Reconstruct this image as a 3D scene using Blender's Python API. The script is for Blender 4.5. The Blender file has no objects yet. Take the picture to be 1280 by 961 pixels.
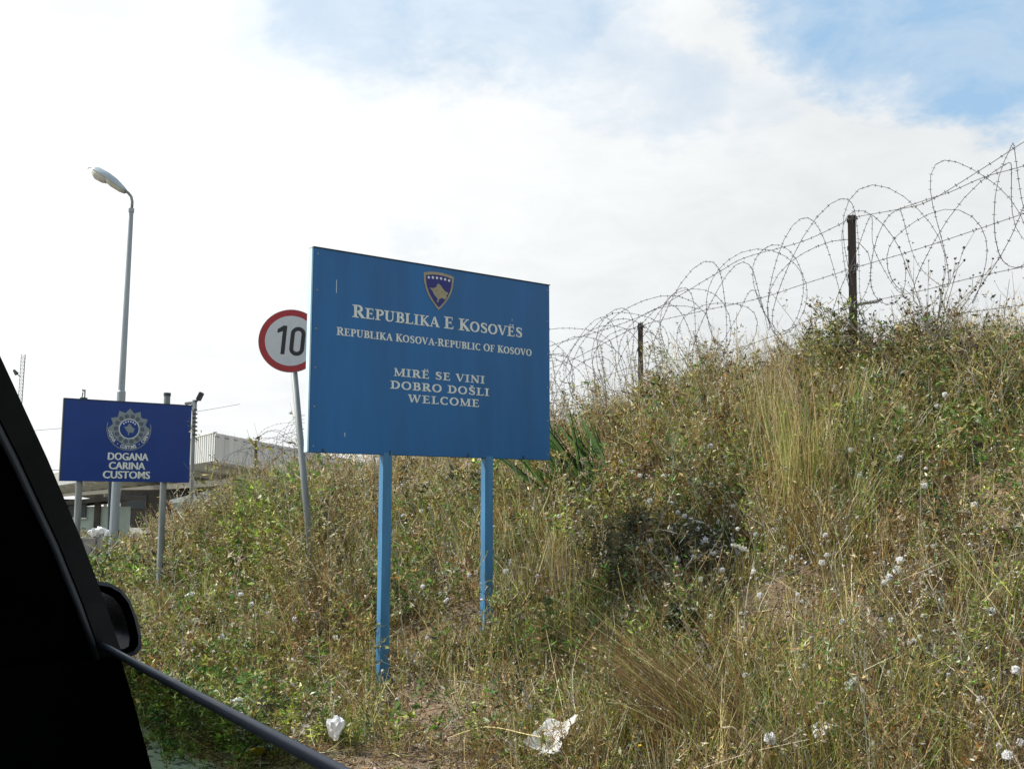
import bpy, bmesh, math, random
import numpy as np
from mathutils import Vector, Matrix
random.seed(7); RNG = np.random.default_rng(11)
PI = math.pi
scene = bpy.context.scene
COL = scene.collection

# ------------------------------------------------------------------ camera
CAMZ = 1.45
F = 1240.0                       # focal length in photo pixels (1280 wide)
PITCH = math.atan(151.5 / F)
cam_d = bpy.data.cameras.new('camera')
cam = bpy.data.objects.new('camera', cam_d); COL.objects.link(cam)
cam.location = (0, 0, CAMZ); cam.rotation_euler = (PI / 2 + PITCH, 0, 0)
cam_d.sensor_width = 36; cam_d.lens = 36 * F / 1280
cam_d.clip_start = 0.02; cam_d.clip_end = 6000
scene.camera = cam
# ------------------------------------------------------------------ sun, sky
SUN = Vector((-0.93, 0.10, 0.95)).normalized()
sun_el = math.asin(SUN.z); sun_az = math.atan2(SUN.x, SUN.y)
ld = bpy.data.lights.new('sun', 'SUN'); ld.energy = 5.0; ld.angle = math.radians(0.6); ld.color = (1, .955, .87)
lo = bpy.data.objects.new('sun', ld); COL.objects.link(lo)
lo.rotation_euler = (-SUN).to_track_quat('-Z', 'Y').to_euler(); lo.location = (-10, 5, 20)
scene.view_settings.view_transform = 'Standard'; scene.view_settings.look = 'None'
scene.view_settings.exposure = 0.30; scene.view_settings.gamma = 1

def pix_dir(px, py):
    x = (px - 640) / F; yd = (py - 480.5) / F
    return Vector((x, math.cos(PITCH) + yd * math.sin(PITCH), math.sin(PITCH) - yd * math.cos(PITCH)))

world = bpy.data.worlds.new('World'); scene.world = world; world.use_nodes = True
wn = world.node_tree; wn.nodes.clear()
def N(nt, kind, **kw):
    n = nt.nodes.new(kind)
    for k, v in kw.items(): setattr(n, k, v)
    return n
def setin(nt, sock, v):
    if hasattr(v, 'is_output'): nt.links.new(v, sock)
    else: sock.default_value = v
def M_(nt, op, a, b=0.0, c=None, clamp=False):
    n = N(nt, 'ShaderNodeMath', operation=op, use_clamp=clamp)
    setin(nt, n.inputs[0], a); setin(nt, n.inputs[1], b)
    if c is not None: setin(nt, n.inputs[2], c)
    return n.outputs[0]
def MIX(nt, fac, a, b, blend='MIX'):
    n = N(nt, 'ShaderNodeMix', data_type='RGBA', blend_type=blend)
    setin(nt, n.inputs[0], fac)
    for s, v in ((n.inputs[6], a), (n.inputs[7], b)):
        if isinstance(v, tuple) and len(v) == 3: v = (*v, 1)
        setin(nt, s, v)
    return n.outputs[2]
def SMOOTH(nt, v, lo_, hi):
    n = N(nt, 'ShaderNodeMapRange', interpolation_type='SMOOTHSTEP', clamp=True)
    setin(nt, n.inputs[0], v); setin(nt, n.inputs[1], lo_); setin(nt, n.inputs[2], hi)
    return n.outputs[0]
def build_world():
    nt = wn
    out = N(nt, 'ShaderNodeOutputWorld'); bg = N(nt, 'ShaderNodeBackground')
    sky = N(nt, 'ShaderNodeTexSky', sky_type='NISHITA'); sky.sun_disc = False
    sky.sun_elevation = sun_el; sky.sun_rotation = sun_az; sky.air_density = 1.2; sky.dust_density = 1.5
    bg.inputs[1].default_value = 0.10
    tc = N(nt, 'ShaderNodeTexCoord')
    gen = tc.outputs['Generated']
    sep = N(nt, 'ShaderNodeSeparateXYZ'); nt.links.new(gen, sep.inputs[0])
    z = M_(nt, 'MAXIMUM', sep.outputs[2], 0.0)
    den = M_(nt, 'ADD', z, 0.22)
    cx = M_(nt, 'DIVIDE', sep.outputs[0], den); cy = M_(nt, 'DIVIDE', sep.outputs[1], den)
    cmb = N(nt, 'ShaderNodeCombineXYZ'); nt.links.new(cx, cmb.inputs[0]); nt.links.new(cy, cmb.inputs[1])
    def noise(vec, sc, det=8, rough=.55, dist=0.0):
        n = N(nt, 'ShaderNodeTexNoise'); nt.links.new(vec, n.inputs['Vector'])
        n.inputs['Scale'].default_value = sc; n.inputs['Detail'].default_value = det
        n.inputs['Roughness'].default_value = rough; n.inputs['Distortion'].default_value = dist
        return n
    n1 = noise(cmb.outputs[0], 1.6, 9, .6, .3).outputs[0]
    n2 = noise(cmb.outputs[0], 5.5, 8, .62, .5).outputs[0]
    warp = noise(cmb.outputs[0], 4.2, 9, .62).outputs['Color']
    vs = N(nt, 'ShaderNodeVectorMath', operation='SUBTRACT'); nt.links.new(warp, vs.inputs[0]); vs.inputs[1].default_value = (.5, .5, .5)
    vm = N(nt, 'ShaderNodeVectorMath', operation='SCALE'); nt.links.new(vs.outputs[0], vm.inputs[0]); vm.inputs['Scale'].default_value = 0.17
    va = N(nt, 'ShaderNodeVectorMath', operation='ADD'); nt.links.new(gen, va.inputs[0]); nt.links.new(vm.outputs[0], va.inputs[1])
    vn = N(nt, 'ShaderNodeVectorMath', operation='NORMALIZE'); nt.links.new(va.outputs[0], vn.inputs[0])
    # general cover: thick near the horizon, breaking up overhead
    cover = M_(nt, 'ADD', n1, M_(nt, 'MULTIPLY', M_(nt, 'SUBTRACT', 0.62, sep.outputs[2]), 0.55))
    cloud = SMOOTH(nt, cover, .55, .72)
    # the gaps of blue sky, as directions
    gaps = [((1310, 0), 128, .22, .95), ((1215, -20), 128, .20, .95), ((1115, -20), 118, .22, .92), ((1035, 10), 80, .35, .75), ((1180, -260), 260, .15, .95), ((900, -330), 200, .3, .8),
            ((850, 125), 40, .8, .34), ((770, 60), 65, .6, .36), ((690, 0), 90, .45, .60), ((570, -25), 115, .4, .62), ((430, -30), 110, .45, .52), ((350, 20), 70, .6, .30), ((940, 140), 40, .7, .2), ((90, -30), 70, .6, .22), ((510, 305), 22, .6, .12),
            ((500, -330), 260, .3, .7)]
    clear = 0.0
    for (p, rp, soft, k) in gaps:
        rr_ = rp / F; a = math.cos(rr_ * (1 + soft)); b = math.cos(rr_ * (1 - soft))
        d = pix_dir(*p).normalized()
        dp = N(nt, 'ShaderNodeVectorMath', operation='DOT_PRODUCT'); nt.links.new(vn.outputs[0], dp.inputs[0]); dp.inputs[1].default_value = d
        v = M_(nt, 'MULTIPLY', SMOOTH(nt, dp.outputs['Value'], a, b), k)
        clear = v if clear == 0.0 else M_(nt, 'MAXIMUM', clear, v)
    wisp = SMOOTH(nt, n2, .30, .66)
    clear = M_(nt, 'MULTIPLY', clear, M_(nt, 'SUBTRACT', 1.18, M_(nt, 'MULTIPLY', wisp, .40)), clamp=True)
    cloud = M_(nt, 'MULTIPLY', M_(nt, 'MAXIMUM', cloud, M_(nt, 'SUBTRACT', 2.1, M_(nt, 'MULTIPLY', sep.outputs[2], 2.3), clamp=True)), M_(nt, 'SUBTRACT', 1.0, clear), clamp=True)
    # clouds are brighter towards the sun
    dps = N(nt, 'ShaderNodeVectorMath', operation='DOT_PRODUCT'); nt.links.new(gen, dps.inputs[0]); dps.inputs[1].default_value = SUN
    glow = SMOOTH(nt, dps.outputs['Value'], -.1, .95)
    body = M_(nt, 'ADD', M_(nt, 'MULTIPLY_ADD', n2, 1.7, M_(nt, 'MULTIPLY', n1, 1.7)), M_(nt, 'MULTIPLY_ADD', glow, 3.6, 5.3))
    ccol = MIX(nt, glow, (.955, .985, 1.0), (1, 1, .99))
    vsc = N(nt, 'ShaderNodeVectorMath', operation='SCALE'); nt.links.new(ccol, vsc.inputs[0]); nt.links.new(body, vsc.inputs['Scale'])
    skyc = MIX(nt, .80, sky.outputs[0], (3.4, 5.3, 7.4))
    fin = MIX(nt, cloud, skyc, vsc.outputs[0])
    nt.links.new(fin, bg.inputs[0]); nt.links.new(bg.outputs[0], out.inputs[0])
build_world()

# ------------------------------------------------------------------ materials
MATS = {}
def mat(name, col, rough=.7, metal=0.0, var=0.0, vscale=8.0, bump=0.0, bscale=60.0, spots=None, streak=False, spec=.4):
    """principled paint / metal / earth with a little procedural wear"""
    if name in MATS: return MATS[name]
    m = bpy.data.materials.new(name); m.use_nodes = True; nt = m.node_tree
    b = nt.nodes['Principled BSDF']; b.inputs['Roughness'].default_value = rough; b.inputs['Metallic'].default_value = metal; b.inputs['Specular IOR Level'].default_value = spec
    tc = N(nt, 'ShaderNodeTexCoord'); geo = N(nt, 'ShaderNodeNewGeometry')
    pos = geo.outputs['Position']
    c = None
    if streak:
        mp = N(nt, 'ShaderNodeMapping'); mp.inputs['Scale'].default_value = (1, 1, .12); nt.links.new(pos, mp.inputs[0]); pos2 = mp.outputs[0]
    else: pos2 = pos
    n = N(nt, 'ShaderNodeTexNoise'); nt.links.new(pos2, n.inputs['Vector']); n.inputs['Scale'].default_value = vscale; n.inputs['Detail'].default_value = 7; n.inputs['Roughness'].default_value = .62
    lo_ = tuple(max(0, x * (1 - var)) for x in col); hi = tuple(min(1, x * (1 + var)) for x in col)
    c = MIX(nt, SMOOTH(nt, n.outputs[0], .3, .7), lo_, hi)
    if spots:
        sc, amount, scol = spots
        n3 = N(nt, 'ShaderNodeTexNoise'); nt.links.new(pos2, n3.inputs['Vector']); n3.inputs['Scale'].default_value = sc; n3.inputs['Detail'].default_value = 8; n3.inputs['Roughness'].default_value = .7
        c = MIX(nt, SMOOTH(nt, n3.outputs[0], 1 - amount - .06, 1 - amount + .06), c, scol)
    nt.links.new(c, b.inputs['Base Color'])
    rr = M_(nt, 'MULTIPLY_ADD', n.outputs[0], .25, rough - .12, clamp=True); nt.links.new(rr, b.inputs['Roughness'])
    if bump:
        n2 = N(nt, 'ShaderNodeTexNoise'); nt.links.new(pos, n2.inputs['Vector']); n2.inputs['Scale'].default_value = bscale; n2.inputs['Detail'].default_value = 6
        bp = N(nt, 'ShaderNodeBump'); bp.inputs['Strength'].default_value = bump; bp.inputs['Distance'].default_value = .01
        nt.links.new(n2.outputs[0], bp.inputs['Height']); nt.links.new(bp.outputs[0], b.inputs['Normal'])
    MATS[name] = m; return m

def veg_mat(name, trans=.3):
    if name in MATS: return MATS[name]
    m = bpy.data.materials.new(name); m.use_nodes = True; nt = m.node_tree; nt.nodes.clear()
    out = N(nt, 'ShaderNodeOutputMaterial'); at = N(nt, 'ShaderNodeAttribute', attribute_name='tint')
    geo = N(nt, 'ShaderNodeNewGeometry')
    n = N(nt, 'ShaderNodeTexNoise'); nt.links.new(geo.outputs['Position'], n.inputs['Vector']); n.inputs['Scale'].default_value = 35; n.inputs['Detail'].default_value = 3
    v = M_(nt, 'MULTIPLY_ADD', n.outputs[0], 1.0, .5)
    sc = N(nt, 'ShaderNodeVectorMath', operation='SCALE'); nt.links.new(at.outputs['Color'], sc.inputs[0]); nt.links.new(v, sc.inputs['Scale'])
    d = N(nt, 'ShaderNodeBsdfDiffuse'); t = N(nt, 'ShaderNodeBsdfTranslucent'); mx = N(nt, 'ShaderNodeMixShader')
    mx.inputs[0].default_value = trans
    for q in (d, t): nt.links.new(sc.outputs[0], q.inputs['Color'])
    g = N(nt, 'ShaderNodeBsdfGlossy'); g.inputs['Roughness'].default_value = .45; g.inputs['Color'].default_value = (1, 1, 1, 1)
    mx2 = N(nt, 'ShaderNodeMixShader'); mx2.inputs[0].default_value = .035
    nt.links.new(d.outputs[0], mx.inputs[1]); nt.links.new(t.outputs[0], mx.inputs[2])
    nt.links.new(mx.outputs[0], mx2.inputs[1]); nt.links.new(g.outputs[0], mx2.inputs[2]); nt.links.new(mx2.outputs[0], out.inputs[0])
    MATS[name] = m; return m
VEG = veg_mat('plant_tissue', .36)

def glass_mat():
    m = bpy.data.materials.new('tinted_glass'); m.use_nodes = True; nt = m.node_tree; nt.nodes.clear()
    out = N(nt, 'ShaderNodeOutputMaterial'); tr = N(nt, 'ShaderNodeBsdfTransparent'); tr.inputs[0].default_value = (.40, .47, .41, 1)
    g = N(nt, 'ShaderNodeBsdfGlossy'); g.inputs['Roughness'].default_value = .01
    mx = N(nt, 'ShaderNodeMixShader'); mx.inputs[0].default_value = .07
    nt.links.new(tr.outputs[0], mx.inputs[1]); nt.links.new(g.outputs[0], mx.inputs[2]); nt.links.new(mx.outputs[0], out.inputs[0])
    MATS['glass'] = m; return m
glass_mat()

# ------------------------------------------------------------------ object helpers
def tag(o, label=None, cat=None, group=None, kind=None):
    if label: o['label'] = label
    if cat: o['category'] = cat
    if group: o['group'] = group
    if kind: o['kind'] = kind
    return o
def thing(name, label, cat, loc=(0, 0, 0), group=None):
    o = bpy.data.objects.new(name, None); COL.objects.link(o); o.location = loc; o.empty_display_size = .2
    return tag(o, label, cat, group)
def root_loc(o):
    v = Vector((0, 0, 0))
    while o is not None: v += o.location; o = o.parent
    return v
class MB:
    """collects faces given in world coordinates"""
    def __init__(s): s.v = []; s.f = []
    def add(s, vs, fs):
        k = len(s.v); s.v += [Vector(v) for v in vs]; s.f += [tuple(i + k for i in f) for f in fs]
    def box(s, c, ax, dims):
        c = Vector(c); X, Y, Z = [Vector(a).normalized() * d / 2 for a, d in zip(ax, dims)]
        vs = [c + i * X + j * Y + k * Z for i in (-1, 1) for j in (-1, 1) for k in (-1, 1)]
        s.add(vs, [(0, 1, 3, 2), (4, 6, 7, 5), (0, 4, 5, 1), (2, 3, 7, 6), (0, 2, 6, 4), (1, 5, 7, 3)])
    def tube(s, pts, rad, n=8, cap=True):
        pts = [Vector(p) for p in pts]
        if not hasattr(rad, '__len__'): rad = [rad] * len(pts)
        k = len(s.v); up = None
        for i, p in enumerate(pts):
            d = (pts[min(i + 1, len(pts) - 1)] - pts[max(i - 1, 0)]).normalized()
            if up is None:
                up = Vector((0, 0, 1)) if abs(d.z) < .9 else Vector((1, 0, 0))
            a = d.cross(up).normalized(); b = a.cross(d).normalized(); up = b
            for j in range(n):
                th = 2 * PI * (j + .5) / n
                s.v.append(p + (a * math.cos(th) + b * math.sin(th)) * rad[i])
        for i in range(len(pts) - 1):
            for j in range(n):
                j2 = (j + 1) % n
                s.f.append((k + i * n + j, k + i * n + j2, k + (i + 1) * n + j2, k + (i + 1) * n + j))
        if cap:
            s.f.append(tuple(k + j for j in range(n))[::-1]); s.f.append(tuple(k + (len(pts) - 1) * n + j for j in range(n)))
    def prism(s, poly, o, u, v, n, d0, d1):
        """polygon (a,b) in the frame o,u,v; from depth d0 to d1 along n"""
        o, u, v, n = map(Vector, (o, u, v, n)); m = len(poly)
        vs = [o + u * a + v * b + n * d0 for a, b in poly] + [o + u * a + v * b + n * d1 for a, b in poly]
        s.add(vs, [tuple(range(m))[::-1], tuple(range(m, 2 * m))] + [(i, (i + 1) % m, m + (i + 1) % m, m + i) for i in range(m)])
    def build(s, name, m, parent=None, smooth=False, bevel=0, fix=True):
        off = root_loc(parent) if parent is not None else Vector((0, 0, 0))
        me = bpy.data.meshes.new(name); me.from_pydata([tuple(v - off) for v in s.v], [], s.f); me.update()
        if fix:
            bm = bmesh.new(); bm.from_mesh(me); bmesh.ops.recalc_face_normals(bm, faces=bm.faces)
            if bevel: bmesh.ops.bevel(bm, geom=list(bm.edges), offset=bevel, segments=2, affect='EDGES', clamp_overlap=True)
            bm.to_mesh(me); bm.free()
        if smooth:
            for p in me.polygons: p.use_smooth = True
        me.materials.append(m if not isinstance(m, str) else MATS[m])
        o = bpy.data.objects.new(name, me); COL.objects.link(o); o.parent = parent
        return o
UPV = Vector((0, 0, 1))
CAM = Vector((0, 0, CAMZ))
def P(px, py, Y):
    d = pix_dir(px, py); return CAM + d * (Y / d.y)
def on_plane(px, py, o, n):
    d = pix_dir(px, py); n = Vector(n); return CAM + d * ((Vector(o) - CAM).dot(n) / d.dot(n))

# ------------------------------------------------------------------ terrain
E0 = np.array([-1.37, 5.72]); HH = np.array([-.6428, .766]); NN = np.array([.766, .6428])
def vnoise(x, y, sc, seed=0):
    x = np.asarray(x, float) / sc; y = np.asarray(y, float) / sc
    xi = np.floor(x).astype(np.int64); yi = np.floor(y).astype(np.int64); fx = x - xi; fy = y - yi
    fx = fx * fx * (3 - 2 * fx); fy = fy * fy * (3 - 2 * fy)
    def h(a, b):
        n = (a * 374761393 + b * 668265263 + seed * 1442695041) & 0xffffffff
        n = ((n ^ (n >> 13)) * 1274126177) & 0xffffffff
        return ((n ^ (n >> 16)) & 0xffff) / 65535.0
    return (h(xi, yi) * (1 - fx) + h(xi + 1, yi) * fx) * (1 - fy) + (h(xi, yi + 1) * (1 - fx) + h(xi + 1, yi + 1) * fx) * fy
def st(x, y):
    x = np.asarray(x, float) - E0[0]; y = np.asarray(y, float) - E0[1]
    return x * NN[0] + y * NN[1], x * HH[0] + y * HH[1]
def xy(s, t):
    return E0[0] + s * NN[0] + t * HH[0], E0[1] + s * NN[1] + t * HH[1]
_tt = np.linspace(-60, 80, 1401); _k = np.ones(21) / 21
_H = np.interp(_tt, [-60, -12, -1, 1, 4.2, 8, 12, 16, 18, 20, 23, 27, 80], [2.2, 2.5, 2.62, 2.98, 2.35, 2.0, 1.72, 1.42, 1.2, .7, .15, 0, 0])
_H = np.convolve(np.pad(_H, 10, 'edge'), _k, 'valid')
_ss = np.linspace(-5, 60, 1301)
_Fs = np.interp(_ss, [-5, .7, 1.5, 2.5, 4.5, 6.4, 7.4, 9, 60], [0, 0, .035, .155, .52, .90, 1.0, 1.02, .9])
_Fs = np.convolve(np.pad(_Fs, 6, 'edge'), np.ones(13) / 13, 'valid')
def ground(x, y):
    s, t = st(x, y)
    off = np.interp(t, [2, 5, 8, 12, 15, 20], [0, .25, .9, 2.3, 3.9, 5.2])
    se = np.where(s < 7.4, 7.4 - (7.4 - s) * 6.7 / (6.7 - off), s)
    z = np.interp(se, _ss, _Fs) * np.interp(t, _tt, _H)
    k = np.clip((se - .0) / 2, 0, 1) * np.clip((45 - t) / 15, 0, 1)
    z = z + k * ((vnoise(x, y, 1.3, 1) - .5) * .22 + (vnoise(x, y, .45, 2) - .5) * .10)
    # no hollow here; dark thicket colours stand in for the shaded pocket
    return z
def ground_hit(px, py, zoff=0.0):
    d = pix_dir(px, py); lam = np.linspace(2.0, 60, 5801)
    X = d.x * lam; Y = d.y * lam; Z = CAMZ + d.z * lam
    g = ground(X, Y) + zoff
    k = np.argmax(Z < g)
    if not (Z < g).any(): k = np.argmin(Z - g)
    return Vector((X[k], Y[k], float(ground(X[k], Y[k]))))
def gz(x, y): return float(ground(x, y))

def grid_mesh(name, xs, ys, zf, m, kind='structure'):
    X, Y = np.meshgrid(xs, ys); Z = zf(X, Y); nx, ny = len(xs), len(ys)
    v = np.stack([X.ravel(), Y.ravel(), Z.ravel()], 1)
    i, j = np.meshgrid(np.arange(nx - 1), np.arange(ny - 1)); a = (j * nx + i).ravel()
    f = np.stack([a, a + 1, a + nx + 1, a + nx], 1)
    return np_mesh(name, v, f, m, kind=kind, smooth=True)
def np_mesh(name, v, f, m, tint=None, kind=None, label=None, cat=None, parent=None, smooth=False):
    me = bpy.data.meshes.new(name)
    if parent is not None: v = v - np.array(root_loc(parent))
    me.vertices.add(len(v)); me.vertices.foreach_set('co', np.ascontiguousarray(v, dtype=np.float32).ravel())
    k = f.shape[1]
    me.loops.add(f.size); me.loops.foreach_set('vertex_index', np.ascontiguousarray(f, dtype=np.int32).ravel())
    me.polygons.add(len(f)); me.polygons.foreach_set('loop_start', np.arange(0, f.size, k, dtype=np.int32))
    me.update(calc_edges=True)
    if smooth: me.polygons.foreach_set('use_smooth', np.ones(len(f), bool))
    if tint is not None:
        a = me.color_attributes.new('tint', 'FLOAT_COLOR', 'POINT')
        c = np.ones((len(v), 4), np.float32); c[:, :3] = tint; a.data.foreach_set('color', c.ravel())
    me.materials.append(m)
    o = bpy.data.objects.new(name, me); COL.objects.link(o); o.parent = parent
    return tag(o, label, cat, None, kind)

def earth_mat():
    m = bpy.data.materials.new('earth'); m.use_nodes = True; nt = m.node_tree; b = nt.nodes['Principled BSDF']; b.inputs['Roughness'].default_value = .95
    geo = N(nt, 'ShaderNodeNewGeometry'); pos = geo.outputs['Position']
    def nz(sc, det=8, r=.6):
        n = N(nt, 'ShaderNodeTexNoise'); nt.links.new(pos, n.inputs['Vector']); n.inputs['Scale'].default_value = sc; n.inputs['Detail'].default_value = det; n.inputs['Roughness'].default_value = r; return n.outputs[0]
    a = nz(.7); c = nz(9); d = nz(45, 5, .7)
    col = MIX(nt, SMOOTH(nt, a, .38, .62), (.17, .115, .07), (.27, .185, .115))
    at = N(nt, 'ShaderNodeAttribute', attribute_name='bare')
    dk = MIX(nt, SMOOTH(nt, c, .35, .65), (.03, .022, .014), (.06, .045, .026))  # dark soil under plants; shade between the stems is put into it
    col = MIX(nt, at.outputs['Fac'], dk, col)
    col = MIX(nt, SMOOTH(nt, c, .45, .7), col, (.10, .08, .04))
    col = MIX(nt, M_(nt, 'MULTIPLY', SMOOTH(nt, d, .52, .72), M_(nt, 'ADD', at.outputs['Fac'], .2), clamp=True), col, (.36, .27, .18))
    col = MIX(nt, SMOOTH(nt, d, .46, .32), col, (.07, .05, .035))
    nt.links.new(col, b.inputs['Base Color'])
    bp = N(nt, 'ShaderNodeBump'); bp.inputs['Strength'].default_value = 1; bp.inputs['Distance'].default_value = .03
    nt.links.new(M_(nt, 'ADD', c, M_(nt, 'MULTIPLY', d, .5)), bp.inputs['Height']); nt.links.new(bp.outputs[0], b.inputs['Normal'])
    MATS['earth'] = m; return m
earth_mat()
mat('asphalt', (.26, .27, .255), .9, var=.22, vscale=3, bump=.5, bscale=220, spots=(30, .33, (.13, .13, .12)))

xs = np.concatenate([np.linspace(-2500, -60, 14), np.linspace(-50, -16, 40), np.arange(-15.4, 14, .11), np.linspace(15, 50, 30), np.linspace(60, 2500, 14)])
ys = np.concatenate([np.linspace(-2500, -60, 10), np.linspace(-50, 1, 30), np.arange(1.5, 24, .11), np.linspace(24.5, 70, 70), np.linspace(80, 3000, 14)])
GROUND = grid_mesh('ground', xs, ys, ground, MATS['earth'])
# the road: a sheet with a crumbled edge, and the yard under the canopy
def road():
    mb = MB(); ts = np.arange(-40, 26.01, .25)
    prev = None
    for t in ts:
        e = -.24 + (float(vnoise(t, 0, .6, 5)) - .5) * .22 + (float(vnoise(t, 3, .25, 6)) - .5) * .1
        if prev is not None:
            t0, e0 = prev
            q = [(-7.5, t0), (e0, t0), (e, t), (-7.5, t)]
            top = [(*xy(s, tt_), .018) for s, tt_ in q]
            mb.add(top, [(0, 1, 2, 3)])
            mb.add([top[1], top[2], (top[2][0], top[2][1], -.05), (top[1][0], top[1][1], -.05)], [(0, 1, 2, 3)])
        prev = (t, e)
    q = [(-7.5, 26), (-7.5, 120), (60, 120), (60, 40), (6, 33), (prev[1], 26)]
    mb.add([(*xy(s, t), .018) for s, t in q], [tuple(range(6))])
    tag(mb.build('road', MATS['asphalt']), kind='structure')
    mk = MB()
    mat('road_paint', (.72, .72, .68), .6, var=.15, vscale=20, spots=(25, .35, (.3, .3, .28)))
    for k in range(-6, 5):
        a = k * 6; mk.add([(*xy(-3.6, a), .023), (*xy(-3.45, a), .023), (*xy(-3.45, a + 3), .023), (*xy(-3.6, a + 3), .023)], [(0, 1, 2, 3)])
    tag(mk.build('road_markings', MATS['road_paint']), kind='structure')
road()

# ------------------------------------------------------------------ signs
mat('sign_blue', (.010, .112, .300), .42, var=.13, vscale=4, streak=True, spots=(55, .27, (.05, .14, .30)))
mat('sign_side', (.50, .68, .76), .45, var=.12, vscale=9, streak=True)
mat('post_blue', (.048, .175, .33), .45, var=.16, vscale=14, streak=True, spots=(30, .30, (.16, .17, .16)))
mat('sign_letter', (.62, .66, .62), .5, var=.08, vscale=30)
mat('gold', (.30, .27, .17), .5, var=.12, vscale=30)
mat('crest_blue', (.015, .02, .16), .45, var=.1, vscale=20)
mat('star_white', (.78, .82, .86), .5)
mat('edge_dark', (.03, .04, .05), .6, var=.2)
mat('steel_grey', (.20, .22, .22), .55, metal=.25, var=.25, vscale=16, streak=True, spots=(40, .30, (.12, .085, .06)))
mat('customs_blue', (.004, .034, .195), .38, var=.06, vscale=4, spots=(60, .25, (.02, .05, .24)))
mat('badge_grey', (.19, .23, .25), .5, var=.1, vscale=40)
mat('badge_dark', (.075, .10, .13), .5, var=.1, vscale=40)

def ribbon2(mb, pts, fr, d0, d1):
    """variable-width stroke: pts = (a, b, w) in the frame fr = (o,u,v,n)"""
    o, u, v, n = fr; m = len(pts); L = []; R = []
    for i, (a, b, w) in enumerate(pts):
        p0 = pts[max(i - 1, 0)]; p1 = pts[min(i + 1, m - 1)]
        dx, dy = p1[0] - p0[0], p1[1] - p0[1]; l = math.hypot(dx, dy) or 1
        nx, ny = -dy / l * w / 2, dx / l * w / 2
        L.append((a + nx, b + ny)); R.append((a - nx, b - ny))
    vs = [];
    for q in (L, R):
        vs += [o + u * a + v * b + n * d1 for a, b in q]
    for q in (L, R):
        vs += [o + u * a + v * b + n * d0 for a, b in q]
    fs = []
    for i in range(m - 1):
        fs.append((i, m + i, m + i + 1, i + 1)); fs.append((i, i + 1, 2 * m + i + 1, 2 * m + i)); fs.append((m + i + 1, m + i, 3 * m + i, 3 * m + i + 1))
    fs.append((0, 2 * m, 3 * m, m)); fs.append((m - 1, 2 * m - 1, 4 * m - 1, 3 * m - 1))
    mb.add(vs, fs)
T_, t_ = .185, .075
def arc(cx, cy, rx, ry, a0, a1, n=12, thick=T_, thin=t_):
    r = []
    for i in range(n + 1):
        a = math.radians(a0 + (a1 - a0) * i / n); k = abs(math.cos(a)) ** 1.3
        r.append((cx + rx * math.cos(a), cy + ry * math.sin(a), thin + (thick - thin) * k))
    return r
def stem(x, w=T_, top=1, bot=1, y0=0, y1=1, sl=.13):
    r = [[(x, y0, w), (x, y1, w)]]
    if bot: r.append([(x - w / 2 - sl * bot, y0 + .03, .06), (x + w / 2 + sl * bot, y0 + .03, .06)])
    if top: r.append([(x - w / 2 - sl * top, y1 - .03, .06), (x + w / 2 + sl * top, y1 - .03, .06)])
    return r
def srf(x, y, l=.26): return [(x - l / 2, y, .06), (x + l / 2, y, .06)]
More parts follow.
